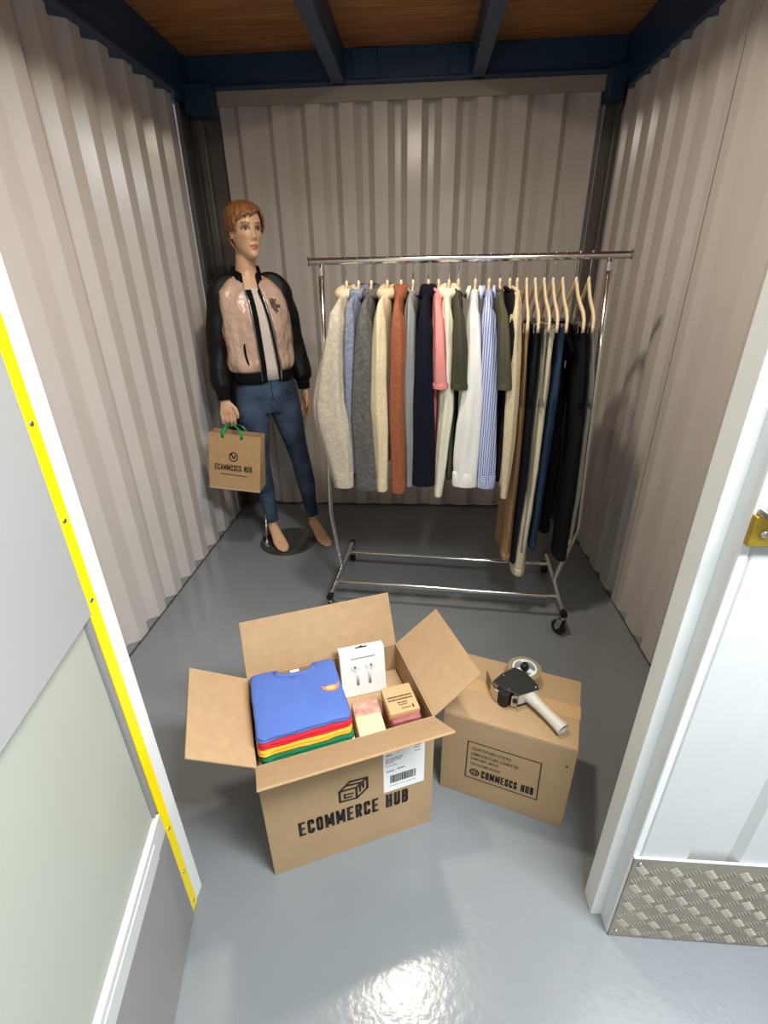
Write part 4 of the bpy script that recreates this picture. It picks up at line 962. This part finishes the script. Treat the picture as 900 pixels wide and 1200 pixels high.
armR = [(-0.165, 0.005, 1.400), (-0.205, 0.012, 1.300), (-0.232, 0.020, 1.130), (-0.244, -0.002, 1.000), (-0.243, -0.030, 0.885)]
armL = [(0.105, 0.012, 1.400), (0.142, 0.020, 1.300), (0.176, 0.030, 1.130), (0.194, 0.018, 1.010), (0.197, -0.002, 0.895)]
for arm in (armR, armL): bd.tube(arm, [0.045, 0.042, 0.036, 0.033, 0.022], 16)
legR = [(-0.088, 0.0, 0.90), (-0.103, -0.02, 0.80), (-0.112, -0.040, 0.58), (-0.108, -0.034, 0.50), (-0.092, -0.004, 0.352), (-0.078, 0.004, 0.20), (-0.075, -0.004, 0.11)]
legL = [(0.062, 0.0, 0.90), (0.075, -0.02, 0.80), (0.110, -0.048, 0.58), (0.124, -0.050, 0.50), (0.150, -0.030, 0.352), (0.163, -0.036, 0.20), (0.167, -0.048, 0.11)]
for lg_ in (legR, legL): bd.tube(lg_, [0.072, 0.072, 0.050, 0.047, 0.046, 0.032, 0.030], 20)
# feet on tiptoe
bd.tube([(-0.076, 0.034, 0.070), (-0.075, 0.008, 0.088), (-0.072, -0.060, 0.066), (-0.069, -0.130, 0.036), (-0.067, -0.185, 0.028), (-0.066, -0.222, 0.026)], [(0.018, 0.020), (0.029, 0.036), (0.032, 0.026), (0.040, 0.019), (0.036, 0.014), (0.018, 0.010)], 18, up=(1, 0, 0))
bd.tube([(0.168, -0.012, 0.060), (0.168, -0.038, 0.078), (0.175, -0.106, 0.056), (0.181, -0.175, 0.026), (0.185, -0.230, 0.018), (0.187, -0.266, 0.014)], [(0.018, 0.020), (0.029, 0.036), (0.032, 0.026), (0.040, 0.019), (0.036, 0.014), (0.018, 0.010)], 18, up=(1, 0, 0))
# hands: palm and five separate fingers
def hand(wrist, down, side, thumb_dir, curl, sgn):
    """wrist point, down direction, side axis along knuckles, curl: bend direction of the fingers"""
    W = Vector(wrist); D = Vector(down).normalized(); Sx = Vector(side).normalized(); Cn = Vector(curl).normalized()
    kn = W + D * 0.078
    bd.tube([W, W + D * 0.020, W + D * 0.055, kn], [(0.021, 0.017), (0.027, 0.016), (0.036, 0.014), (0.034, 0.009)], 16, up=Sx)
    for k, (off, l1, l2, l3) in enumerate(((-0.031, 0.038, 0.026, 0.018), (-0.0105, 0.042, 0.029, 0.020), (0.0105, 0.039, 0.027, 0.019), (0.031, 0.031, 0.021, 0.016))):
        p0 = kn + Sx * off * sgn - D * 0.012
        d1 = (D + Cn * 0.25).normalized(); d2 = (D * 0.75 + Cn * 0.75).normalized(); d3 = (D * 0.25 + Cn * 1.0).normalized()
        if hold: d1 = (D * 1 + Cn * 0.08).normalized(); d2 = (D * 0.9 + Cn * 0.45).normalized(); d3 = (-D * 0.1 + Cn * 1.0).normalized()
        else: d1 = (D + Cn * 0.12).normalized(); d2 = (D + Cn * 0.35).normalized(); d3 = (D + Cn * 0.55).normalized()
        p1 = p0 + d1 * (l1 + 0.012); p2 = p1 + d2 * l2; p3 = p2 + d3 * l3
        bd.tube([p0, p1, p2, p3], [0.0088, 0.0080, 0.0074, 0.0056], 10)
    T = (D * 0.75 + Vector(thumb_dir) * 0.75).normalized(); t0 = W + D * 0.030 - Sx * 0.022 * sgn
    t1 = t0 + T * 0.038; t2 = t1 + (T * 0.4 + D).normalized() * 0.030; t3 = t2 + (D + Cn * 0.4).normalized() * 0.022
    bd.tube([t0, t1, t2, t3], [0.0125, 0.011, 0.0095, 0.0065], 10)
hold = True
hand((-0.243, -0.030, 0.892), (0.03, -0.18, -1), (1, -0.25, 0), (0.75, -0.55, 0), (-0.10, 0.85, 0.0), -1)
hold = False
hand((0.197, -0.002, 0.900), (0.02, -0.12, -1), (0.35, -1, 0), (-0.5, -0.8, 0), (-0.9, 0.15, 0), -1)
skin = bpy.data.materials.new('mannequin_skin'); skin.use_nodes = True
_b = skin.node_tree.nodes['Principled BSDF']; _a = skin.node_tree.nodes.new('ShaderNodeVertexColor'); _a.layer_name = 'skin_colour'
skin.node_tree.links.new(_a.outputs['Color'], _b.inputs['Base Color']); _b.inputs['Roughness'].default_value = 0.38
body = bd.build('body', skin, man, smooth=True)
remesh(body, 0.0036, 3, 0.5)
me = body.data
att = me.color_attributes.new('skin_colour', 'FLOAT_COLOR', 'POINT')
base = lin((224, 180, 142)); HINV = HROT.transposed()
buf = np.empty((len(me.vertices), 4), dtype=np.float32); buf[:] = base
for i, v in enumerate(me.vertices):
    if v.co.z < 1.52: continue
    p_ = HINV @ (v.co - HC)
    if p_.y > -0.035: continue
    x, z = p_.x, p_.z; ax = abs(x); c_ = Vector(base[:3])
    def mixc(c, col, f): return c.lerp(Vector(lin(col)[:3]), min(1, max(0, f)))
    c_ = mixc(c_, (92, 58, 42), 0.9 * G(ax, z, 0.031, 0.018, 0.018, 0.010))          # eye shadow
    c_ = mixc(c_, (198, 128, 104), 0.35 * G(ax, z, 0.044, -0.025, 0.016, 0.014))        # blusher
    e = ((ax - 0.031) / 0.0145) ** 2 + ((z - 0.010) / 0.0062) ** 2
    if e < 1: c_ = Vector(lin((170, 156, 142))[:3])
    if e < 1 and ((ax - 0.031) / 0.0065) ** 2 + ((z - 0.0105) / 0.0065) ** 2 < 1: c_ = Vector(lin((42, 30, 24))[:3])
    if 0.85 < e < 1.7 and z > 0.008: c_ = Vector(lin((40, 26, 20))[:3])
    bz = 0.031 + 0.004 * math.sin((ax - 0.012) / 0.034 * PI) if 0.012 < ax < 0.048 else 9
    if abs(z - bz) < 0.0028: c_ = Vector(lin((112, 70, 44))[:3])
    lw = 0.021
    if ax < lw and -0.074 < z < -0.047:
        up_ = -0.0605 + 0.0105 * (1 - (ax / lw) ** 2) * (1 - 0.25 * math.exp(-(x / 0.004) ** 2)); dn_ = -0.0605 - 0.0120 * (1 - (ax / lw) ** 2)
        if dn_ < z < up_: c_ = Vector(lin((196, 116, 98))[:3])
        if abs(z + 0.0605) < 0.0013: c_ = Vector(lin((134, 70, 60))[:3])
    buf[i, :3] = c_[:]
att.data.foreach_set('color', buf.ravel())
# hair: short swept crop
hair_m = mat('auburn_hair', (172, 118, 74), 0.4, var=0.35, vscale=40, bump=0.6, bscale=60, stretch=(2.2, 2.2, 0.35), col2=(126, 80, 46))
hb = MB(); nz, na = 40, 64; grid = {}
zsr = list(np.linspace(-0.085, 0.100, nz - 5)) + [0.105, 0.1085, 0.1105, 0.1115, 0.112]
def hair_keep(z, a):
    d = abs(((a + PI) % (2 * PI)) - PI)      # angle from the face direction
    if d < R(42):
        sweep = 0.066 + 0.014 * (((a + PI) % (2 * PI)) - PI) / R(42)
        return z > sweep + 0.004 * math.sin(a * 23)
    if d < R(72): return z > 0.064 - (d - R(42)) / R(30) * 0.062
    if d < R(104): return z > 0.002 + 0.016 * math.sin((d - R(72)) / R(32) * PI) - 0.030 * (d - R(72)) / R(32)
    return z > -0.030 - min(1, (d - R(104)) / R(45)) * 0.052
for i, z in enumerate(zsr):
    for k in range(na):
        a = 2 * PI * k / na
        off = 0.008 + 0.004 * noise.noise(Vector((math.cos(a) * 5, math.sin(a) * 5, z * 14))) + 0.003 * math.sin(a * 17 + z * 40)
        if z > 0.02: off += 0.006
        if z > 0.09: off *= 0.9
        p_ = head_pt(float(z), a, off, False); p_.z += 0.012 * max(0, (z - 0.05) / 0.06)
        grid[i, k] = HC + HROT @ p_
vs = [grid[i, k] for i in range(len(zsr)) for k in range(na)]; fs = []
for i in range(len(zsr) - 1):
    for k in range(na):
        if hair_keep(zsr[i], 2 * PI * (k + 0.5) / na): fs.append((i * na + k, i * na + (k + 1) % na, (i + 1) * na + (k + 1) % na, (i + 1) * na + k))
fs.append(tuple((len(zsr) - 1) * na + k for k in range(na)))
hb.add(vs, fs); hair = hb.build('hair', hair_m, man, smooth=True, solid=0.006)
bm = bmesh.new(); bm.from_mesh(hair.data); bmesh.ops.delete(bm, geom=[v for v in bm.verts if not v.link_faces], context='VERTS'); bm.to_mesh(hair.data); bm.free()
# fringe locks sweeping across the brow and strands over the nape and ears
lk = MB(); rnd = random.Random(4)
for k in range(30):
    a0 = R(-46 + 92 * k / 29); sw = R(38 + rnd.uniform(-8, 8)); zt_, zb = 0.098 + rnd.uniform(-0.004, 0.004), 0.058 + 0.028 * math.sin(a0) - rnd.uniform(0, 0.012)
    pts = []
    for q in (0, 0.35, 0.7, 1.0):
        z = zt_ + (zb - zt_) * q; pts.append(HC + HROT @ head_pt(z, a0 + sw * q * -1, 0.0155 - 0.004 * q, False))
    lk.tube(pts, [(0.0045, 0.003), (0.0055, 0.003), (0.0045, 0.0025), (0.0012, 0.001)], 6)
for k in range(34):
    a0 = R(68 + 224 * k / 33); zb = 0.000 - rnd.uniform(0, 0.016) if abs(a0 - PI) > R(70) else -0.084 - rnd.uniform(0, 0.016)
    pts = []
    for q in (0, 0.35, 0.7, 1.0):
        z = 0.06 + (zb - 0.06) * q; pts.append(HC + HROT @ head_pt(max(z, -0.1), a0 + R(6) * q, 0.016 - 0.006 * q, False))
    lk.tube(pts, [(0.005, 0.003), (0.006, 0.003), (0.0055, 0.0025), (0.0012, 0.001)], 6)
lk.build('hair_locks', hair_m, hair, smooth=True)['kind'] = 'stuff'

# jeans
denim = bpy.data.materials.new('faded_blue_denim'); denim.use_nodes = True
nt = denim.node_tree; _b = nt.nodes['Principled BSDF']; tc = nd(nt, 'ShaderNodeTexCoord')
n1 = nd(nt, 'ShaderNodeTexNoise'); n1.inputs['Scale'].default_value = 7; n1.inputs['Detail'].default_value = 4; nt.links.new(tc.outputs['Object'], n1.inputs['Vector'])
r1 = nd(nt, 'ShaderNodeValToRGB'); r1.color_ramp.elements[0].position = 0.35; r1.color_ramp.elements[1].position = 0.7; r1.color_ramp.elements[0].color = lin((36, 49, 70)); r1.color_ramp.elements[1].color = lin((80, 97, 120))
nt.links.new(n1.outputs['Fac'], r1.inputs[0]); nt.links.new(r1.outputs[0], _b.inputs['Base Color']); _b.inputs['Roughness'].default_value = 0.85; _b.inputs['Specular IOR Level'].default_value = 0.2
n2 = nd(nt, 'ShaderNodeTexNoise'); n2.inputs['Scale'].default_value = 26; mp = nd(nt, 'ShaderNodeMapping'); mp.inputs['Scale'].default_value = (0.5, 0.5, 1.6); nt.links.new(tc.outputs['Object'], mp.inputs[0]); nt.links.new(mp.outputs[0], n2.inputs['Vector'])
bp = nd(nt, 'ShaderNodeBump'); bp.inputs['Strength'].default_value = 0.5; bp.inputs['Distance'].default_value = 0.012; nt.links.new(n2.outputs['Fac'], bp.inputs['Height']); nt.links.new(bp.outputs[0], _b.inputs['Normal'])
jb = MB()
jb.loft(body_rings([(0.80, -0.013, -0.008, 0.165, 0.095), (0.84, -0.013, -0.004, 0.172, 0.105), (0.90, -0.014, 0.0, 0.168, 0.108), (0.96, -0.016, 0.0, 0.152, 0.100), (1.005, -0.018, 0.0, 0.142, 0.094)]))
for lg_ in (legR, legL): jb.tube([Vector(p_) for p_ in lg_[:-1]] + [Vector(lg_[-1]) + Vector((0, 0, 0.012))], [0.084, 0.086, 0.059, 0.055, 0.054, 0.041, 0.0375], 24)
je = jb.build('jeans', denim, man, smooth=True); remesh(je, 0.007, 8, 0.5)
fl = MB(); fl.tube([(-0.012, -0.100, 0.985), (-0.010, -0.108, 0.92), (-0.008, -0.108, 0.87)], 0.0022, 6); fl.build('fly_seam', mat('denim_seam', (30, 44, 68), 0.9), je, smooth=True)
b = MB(); b.tube([(-0.014, -0.094, 0.990), (-0.014, -0.101, 0.990)], 0.008, 12); b.build('button', 'brass', je, smooth=True)
# white t-shirt under the jacket
tee = MB(); rows = [(0.975, -0.018, -0.004, 0.138, 0.100), (1.04, -0.022, -0.004, 0.138, 0.098), (1.15, -0.026, -0.008, 0.140, 0.102), (1.26, -0.030, -0.012, 0.148, 0.108), (1.34, -0.034, -0.010, 0.150, 0.102), (1.395, -0.036, 0.0, 0.148, 0.084), (1.42, -0.038, 0.006, 0.120, 0.070)]
tee.loft(body_rings(rows)); tee.build('t_shirt', mat('white_tee', (232, 220, 210), 0.85, var=0.03, vscale=10, bump=0.3, bscale=16), man, smooth=True)
# bomber jacket: open shell with front gap
satin = mat('champagne_satin', (222, 190, 170), 0.32, var=0.10, vscale=9, bump=1.0, bscale=9, spec=0.8, bdist=0.05, stretch=(1, 1, 0.7), col2=(200, 166, 146))
blk = mat('black_satin_sleeve', (10, 10, 11), 0.55, bump=0.5, bscale=14, spec=0.35); rib = mat('black_rib_knit', (14, 14, 15), 0.85, bump=0.5, bscale=120, stretch=(1, 1, 0.1), spec=0.2)
jroot = empty('bomber_jacket', parent=man)
def open_ring(z, cx, cy, hx, hy, gl, gr, n=44, wr=0.0):
    """ring around the torso that leaves the front open from x=gl to x=gr (relative to cx)"""
    a0 = math.asin(max(-1, min(1, gr / hx))); a1 = 2 * PI + math.asin(max(-1, min(1, gl / hx)))
    out = []
    for k in range(n):
        a = a0 + (a1 - a0) * k / (n - 1); sn, cs = math.sin(a), math.cos(a)
        f = 1 + wr * noise.noise(Vector((sn * 2.5, cs * 2.5, z * 9))) + wr * 0.7 * noise.noise(Vector((sn * 7, cs * 7, z * 12 + 4)))
        out.append((cx + hx * f * (abs(sn) ** 0.9) * (1 if sn > 0 else -1), cy - hy * f * (abs(cs) ** 0.9) * (1 if cs > 0 else -1), z))
    return out
vdrop = lambda x_, y_: 0.060 * max(0.0, 1 - abs(x_ + 0.044) / 0.085) ** 1.1 if y_ < 0.01 else 0.0
jb = MB(); rings = []
jr = [(1.020, -0.026, -0.002, 0.158, 0.112, -0.026, 0.074), (1.032, -0.026, -0.003, 0.172, 0.122, -0.027, 0.073), (1.06, -0.027, -0.005, 0.176, 0.126, -0.028, 0.071), (1.12, -0.028, -0.007, 0.172, 0.124, -0.030, 0.066), (1.20, -0.030, -0.010, 0.170, 0.124, -0.032, 0.058), (1.28, -0.032, -0.010, 0.172, 0.124, -0.034, 0.048), (1.35, -0.035, -0.004, 0.172, 0.114, -0.036, 0.038), (1.40, -0.038, 0.002, 0.160, 0.096, -0.038, 0.030), (1.435, -0.040, 0.008, 0.125, 0.080, -0.038, 0.028), (1.460, -0.042, 0.012, 0.085, 0.070, -0.036, 0.028)]
for z in np.linspace(1.02, 1.46, 44):
    cx, cy, hx, hy, gl, gr = [float(np.interp(z, [r[0] for r in jr], [r[k] for r in jr])) for k in range(1, 7)]
    rings.append(open_ring(float(z), cx, cy, hx, hy, gl, gr, wr=0.06, n=72))
    if z > 1.34: rings[-1] = [(x_, y_ - 0.5 * vdrop(x_, y_) * min(1.0, (z - 1.34) / 0.10), z_ - 0.8 * vdrop(x_, y_) * min(1.0, (z - 1.34) / 0.10)) for x_, y_, z_ in rings[-1]]
jb.loft(rings, closed=False); jbody = jb.build('jacket_body', satin, jroot, smooth=True, solid=0.005)
hm = MB(); rings = [open_ring(z, -0.024, -0.001, hx, hy, -0.024, 0.076) for z, hx, hy in ((0.962, 0.152, 0.106), (0.970, 0.157, 0.111), (0.99, 0.158, 0.112), (1.018, 0.160, 0.114), (1.026, 0.156, 0.110))]
hm.loft(rings, closed=False); hm.build('hem_band', rib, jroot, smooth=True, solid=0.007)
cl = MB(); rings = [open_ring(z, -0.043, cy, hx, hy, -0.034, 0.028) for z, cy, hx, hy in ((1.432, 0.006, 0.098, 0.082), (1.452, 0.010, 0.080, 0.074), (1.475, 0.014, 0.070, 0.068), (1.504, 0.018, 0.065, 0.064), (1.510, 0.018, 0.063, 0.062))]
rings = [[(x_, y_ - 0.55 * vdrop(x_, y_), z_ - vdrop(x_, y_)) for x_, y_, z_ in rg] for rg in rings]
cl.loft(rings, closed=False); cl.build('collar', rib, jroot, smooth=True, solid=0.007)
def edge_strip(which, w0, name, m, o_=0.006):
    mb = MB(); L_, R_ = [], []
    for z in np.linspace(0.968, 1.405, 22):
        cx, cy, hx, hy, gl, gr = [float(np.interp(z, [r[0] for r in jr], [r[k] for r in jr])) for k in range(1, 7)]
        g_ = gl if which < 0 else gr
        def pt(x): return Vector((cx + x, cy - (hy + o_) * math.sqrt(max(0.05, 1 - (x / hx) ** 2)) ** 0.9, z))
        L_.append(pt(g_ - 0.003)); R_.append(pt(g_ + w0))
    mb.loft([[a_, b_] for a_, b_ in zip(L_, R_)], closed=False)
    return mb.build(name, m, jroot, smooth=True, solid=0.003)
edge_strip(-1, 0.026, 'placket', rib, 0.0)
edge_strip(1, -0.012, 'placket', rib, 0.003)
for which in (-1, 1):
    z_ = MB(); pts = []
    for z in np.linspace(0.968, 1.40, 20):
        cx, cy, hx, hy, gl, gr = [float(np.interp(z, [r[0] for r in jr], [r[k] for r in jr])) for k in range(1, 7)]
        x = (gl - 0.002) if which < 0 else (gr - 0.001); pts.append((cx + x, cy - (hy + 0.007) * math.sqrt(max(0.05, 1 - (x / hx) ** 2)) ** 0.9, z))
    z_.tube(pts, 0.0022, 6); z_.build('zip', 'steel', jroot, smooth=True)
# pocket welt on the viewer's left, embroidered badge on the right chest
pk = MB(); pts = []
for q in np.linspace(0, 1, 8):
    x = -0.092 - 0.012 * q + 0.020 * q * q; z = 1.165 - 0.105 * q; cx, cy, hx, hy = -0.029, -0.008, 0.172, 0.124
    pts.append((cx + x, cy - hy * 1.03 * math.sqrt(1 - (x / hx) ** 2) - 0.003, z))
pk.tube(pts, [0.003] + [0.0055] * 6 + [0.003], 8); pk.build('pocket_welt', rib, jroot, smooth=True)
bg_ = MB()
def chest(x, z): return Vector((-0.034 + x, -0.007 - 0.119 * 1.04 * math.sqrt(1 - (x / 0.172) ** 2) - 0.004, z))
for pl_ in ([(0.060, 1.368), (0.095, 1.360), (0.088, 1.345), (0.066, 1.352)], [(0.066, 1.352), (0.088, 1.345), (0.092, 1.318), (0.080, 1.310), (0.070, 1.330)], [(0.088, 1.340), (0.112, 1.336), (0.116, 1.322), (0.094, 1.320)], [(0.080, 1.312), (0.092, 1.318), (0.124, 1.284), (0.120, 1.280)], [(0.086, 1.300), (0.090, 1.304), (0.094, 1.284), (0.091, 1.283)]):
    P_ = [chest(x, z) for x, z in pl_]; bg_.add(P_, [tuple(range(len(P_)))])
bg_.build('chest_badge', mat('dark_embroidery', (70, 52, 46), 0.7, var=0.4, vscale=120, col2=(150, 116, 100)), jbody, solid=0.002)
# raglan sleeves
def raglan(arm, s_, neck):
    mb = MB(); A_ = [Vector(p_) for p_ in arm]
    pts = [Vector(neck), (Vector(neck) + A_[0] * 1.3) / 2.3 + Vector((s_ * 0.012, 0, 0.012)), A_[0] + Vector((s_ * 0.012, 0, -0.010)), A_[0].lerp(A_[1], 0.6), A_[1].lerp(A_[2], 0.3), A_[1].lerp(A_[2], 0.75), A_[2], A_[2].lerp(A_[3], 0.6), A_[3], A_[3].lerp(A_[4], 0.45), A_[3].lerp(A_[4], 0.62)]
    rad = [(0.024, 0.032), (0.036, 0.052), (0.054, 0.064), (0.055, 0.062), (0.055, 0.058), (0.052, 0.054), (0.050, 0.053), (0.050, 0.053), (0.051, 0.053), (0.048, 0.050), (0.034, 0.036)]
    pts, rad = smooth_path(pts, rad, 4)
    mb.tube(pts, rad, 26, wob=0.13); o = mb.build('sleeve', blk, jroot, smooth=True); remesh(o, 0.006, 5, 0.5)
    cb = MB(); e0, e1 = A_[3].lerp(A_[4], 0.52), A_[3].lerp(A_[4], 1.02)
    cb.tube([e0, e0.lerp(e1, 0.1), e0.lerp(e1, 0.9), e1], [0.034, 0.037, 0.033, 0.031], 20); cb.build('cuff', rib, o, smooth=True)
    return o
raglan(armR, -1, (-0.105, 0.010, 1.448)); raglan(armL, 1, (0.024, 0.016, 1.448))
# glass foot plate with calf rod
bs = MB(); n = 48
bs.tube([(-0.008, -0.080, 0.0), (-0.008, -0.080, 0.007), (-0.008, -0.080, 0.009)], [0.168, 0.168, 0.165], n)
gl = bs.build('base_plate', mat('smoked_glass_plate', (58, 58, 56), 0.06, spec=0.8, coat=0.5), man, smooth=True, auto=40)
b = MB(); b.tube([(-0.136, -0.072, 0.008), (-0.128, -0.055, 0.09), (-0.112, -0.020, 0.19)], 0.0055, 10); rod = b.build('calf_rod', 'steel', man, smooth=True)
b = MB(); b.tube([(-0.136, -0.072, 0.008), (-0.136, -0.072, 0.014), (-0.135, -0.070, 0.030), (-0.133, -0.066, 0.040)], [0.018, 0.018, 0.009, 0.008], 14); b.build('rod_socket', 'steel', rod, smooth=True, auto=40)

# ------------------------------------------------------------------ paper bag in the mannequin's hand
BGC = Vector((-0.985, 2.395, 0.432)); BGR = R(2)
bag = tag(empty('paper_bag', BGC, BGR), 'brown kraft paper carrier bag with green ribbon handles held by the mannequin', 'bag')
bag.rotation_euler = (0, R(7), BGR)
hw, hd, hh = 0.135, 0.062, 0.302
b = MB(); x0 = hw
outer = lambda z, k: [(-hw, -hd * k, z), (hw, -hd * k, z), (hw - 0.004 * (1 - k) * 8, 0, z), (hw, hd * k, z), (-hw, hd * k, z), (-hw + 0.004 * (1 - k) * 8, 0, z)]
b.loft([outer(0, 1.0), outer(0.09, 1 - 0.4 * 0.09 / 0.302), outer(hh, 0.60)], cap0=True, cap1=False)
sh = b.build('bag_shell', 'kraft', bag, solid=0.0012)
b = MB(); b.box((-hw + 0.003, -0.010, 0.002), (hw - 0.003, 0.010, 0.006)); b.build('base_board', 'card', bag)
b = MB(); b.add([(-hw, -hd * 1.0 - 0.0010, 0.001), (hw, -hd * 1.0 - 0.0010, 0.001), (hw, -hd - 0.0008, 0.010), (-hw, -hd - 0.0008, 0.010)], [(0, 1, 2, 3)]); b.build('bottom_fold', mat('pale_kraft', (212, 178, 130), 0.7), bag)
# front face slopes back from y=-hd at the foot to y=-0.6hd at the top
bagf = empty('front_print', (0, -hd - 0.0016, 0), 0, bag); bagf.rotation_euler = (-math.atan2(hd * 0.40, hh), 0, 0)
lettering('printed_lettering', 'ECAMMCSCS NUB', 'ink', bagf, -0.104, 0.108, 0.196, 0.032, y=-0.0006, weight=0.13)
b = MB(); stroke(b, [(-0.074, 0.088), (0.066, 0.084)], 0.004, -0.0006); b.build('printed_line', 'ink_soft', bagf)
b = MB(); cx_, cz_ = -0.006, 0.184
stroke(b, [(cx_ + 0.021 * math.cos(a), cz_ + 0.023 * math.sin(a)) for a in [2 * PI * k / 20 for k in range(21)]], 0.005, -0.0006)
stroke(b, [(cx_ - 0.019, cz_ + 0.010), (cx_ - 0.010, cz_ + 0.014), (cx_, cz_ - 0.006), (cx_ + 0.006, cz_ - 0.004), (cx_ + 0.010, cz_ + 0.008)], 0.0065, -0.0008); b.build('printed_emblem', 'ink', bagf)
for sy in (-1, 1):
    b = MB(); y0 = sy * hd * 0.62; topz = 0.340 - 0.004 * (sy > 0)
    for xx, sg in ((-0.062, -1), (0.036, 1)):
        pts = [(xx, y0 + sy * 0.002, hh - 0.022), (xx, y0 + sy * 0.002, hh), (xx * 0.75 - 0.010, y0 * 0.8 + 0.008, hh + 0.026), (xx * 0.4 - 0.030, y0 * 0.4 + 0.026, topz - 0.004), (-0.048, y0 * 0.15 + 0.036, topz)]
        rings = [[Vector(p_) + Vector((-0.0075, 0, 0)), Vector(p_) + Vector((0.0075, 0, 0))] for p_ in pts]
        b.loft(rings, closed=False)
    b.build('handle', 'ribbon', bag, smooth=True, solid=0.0016)
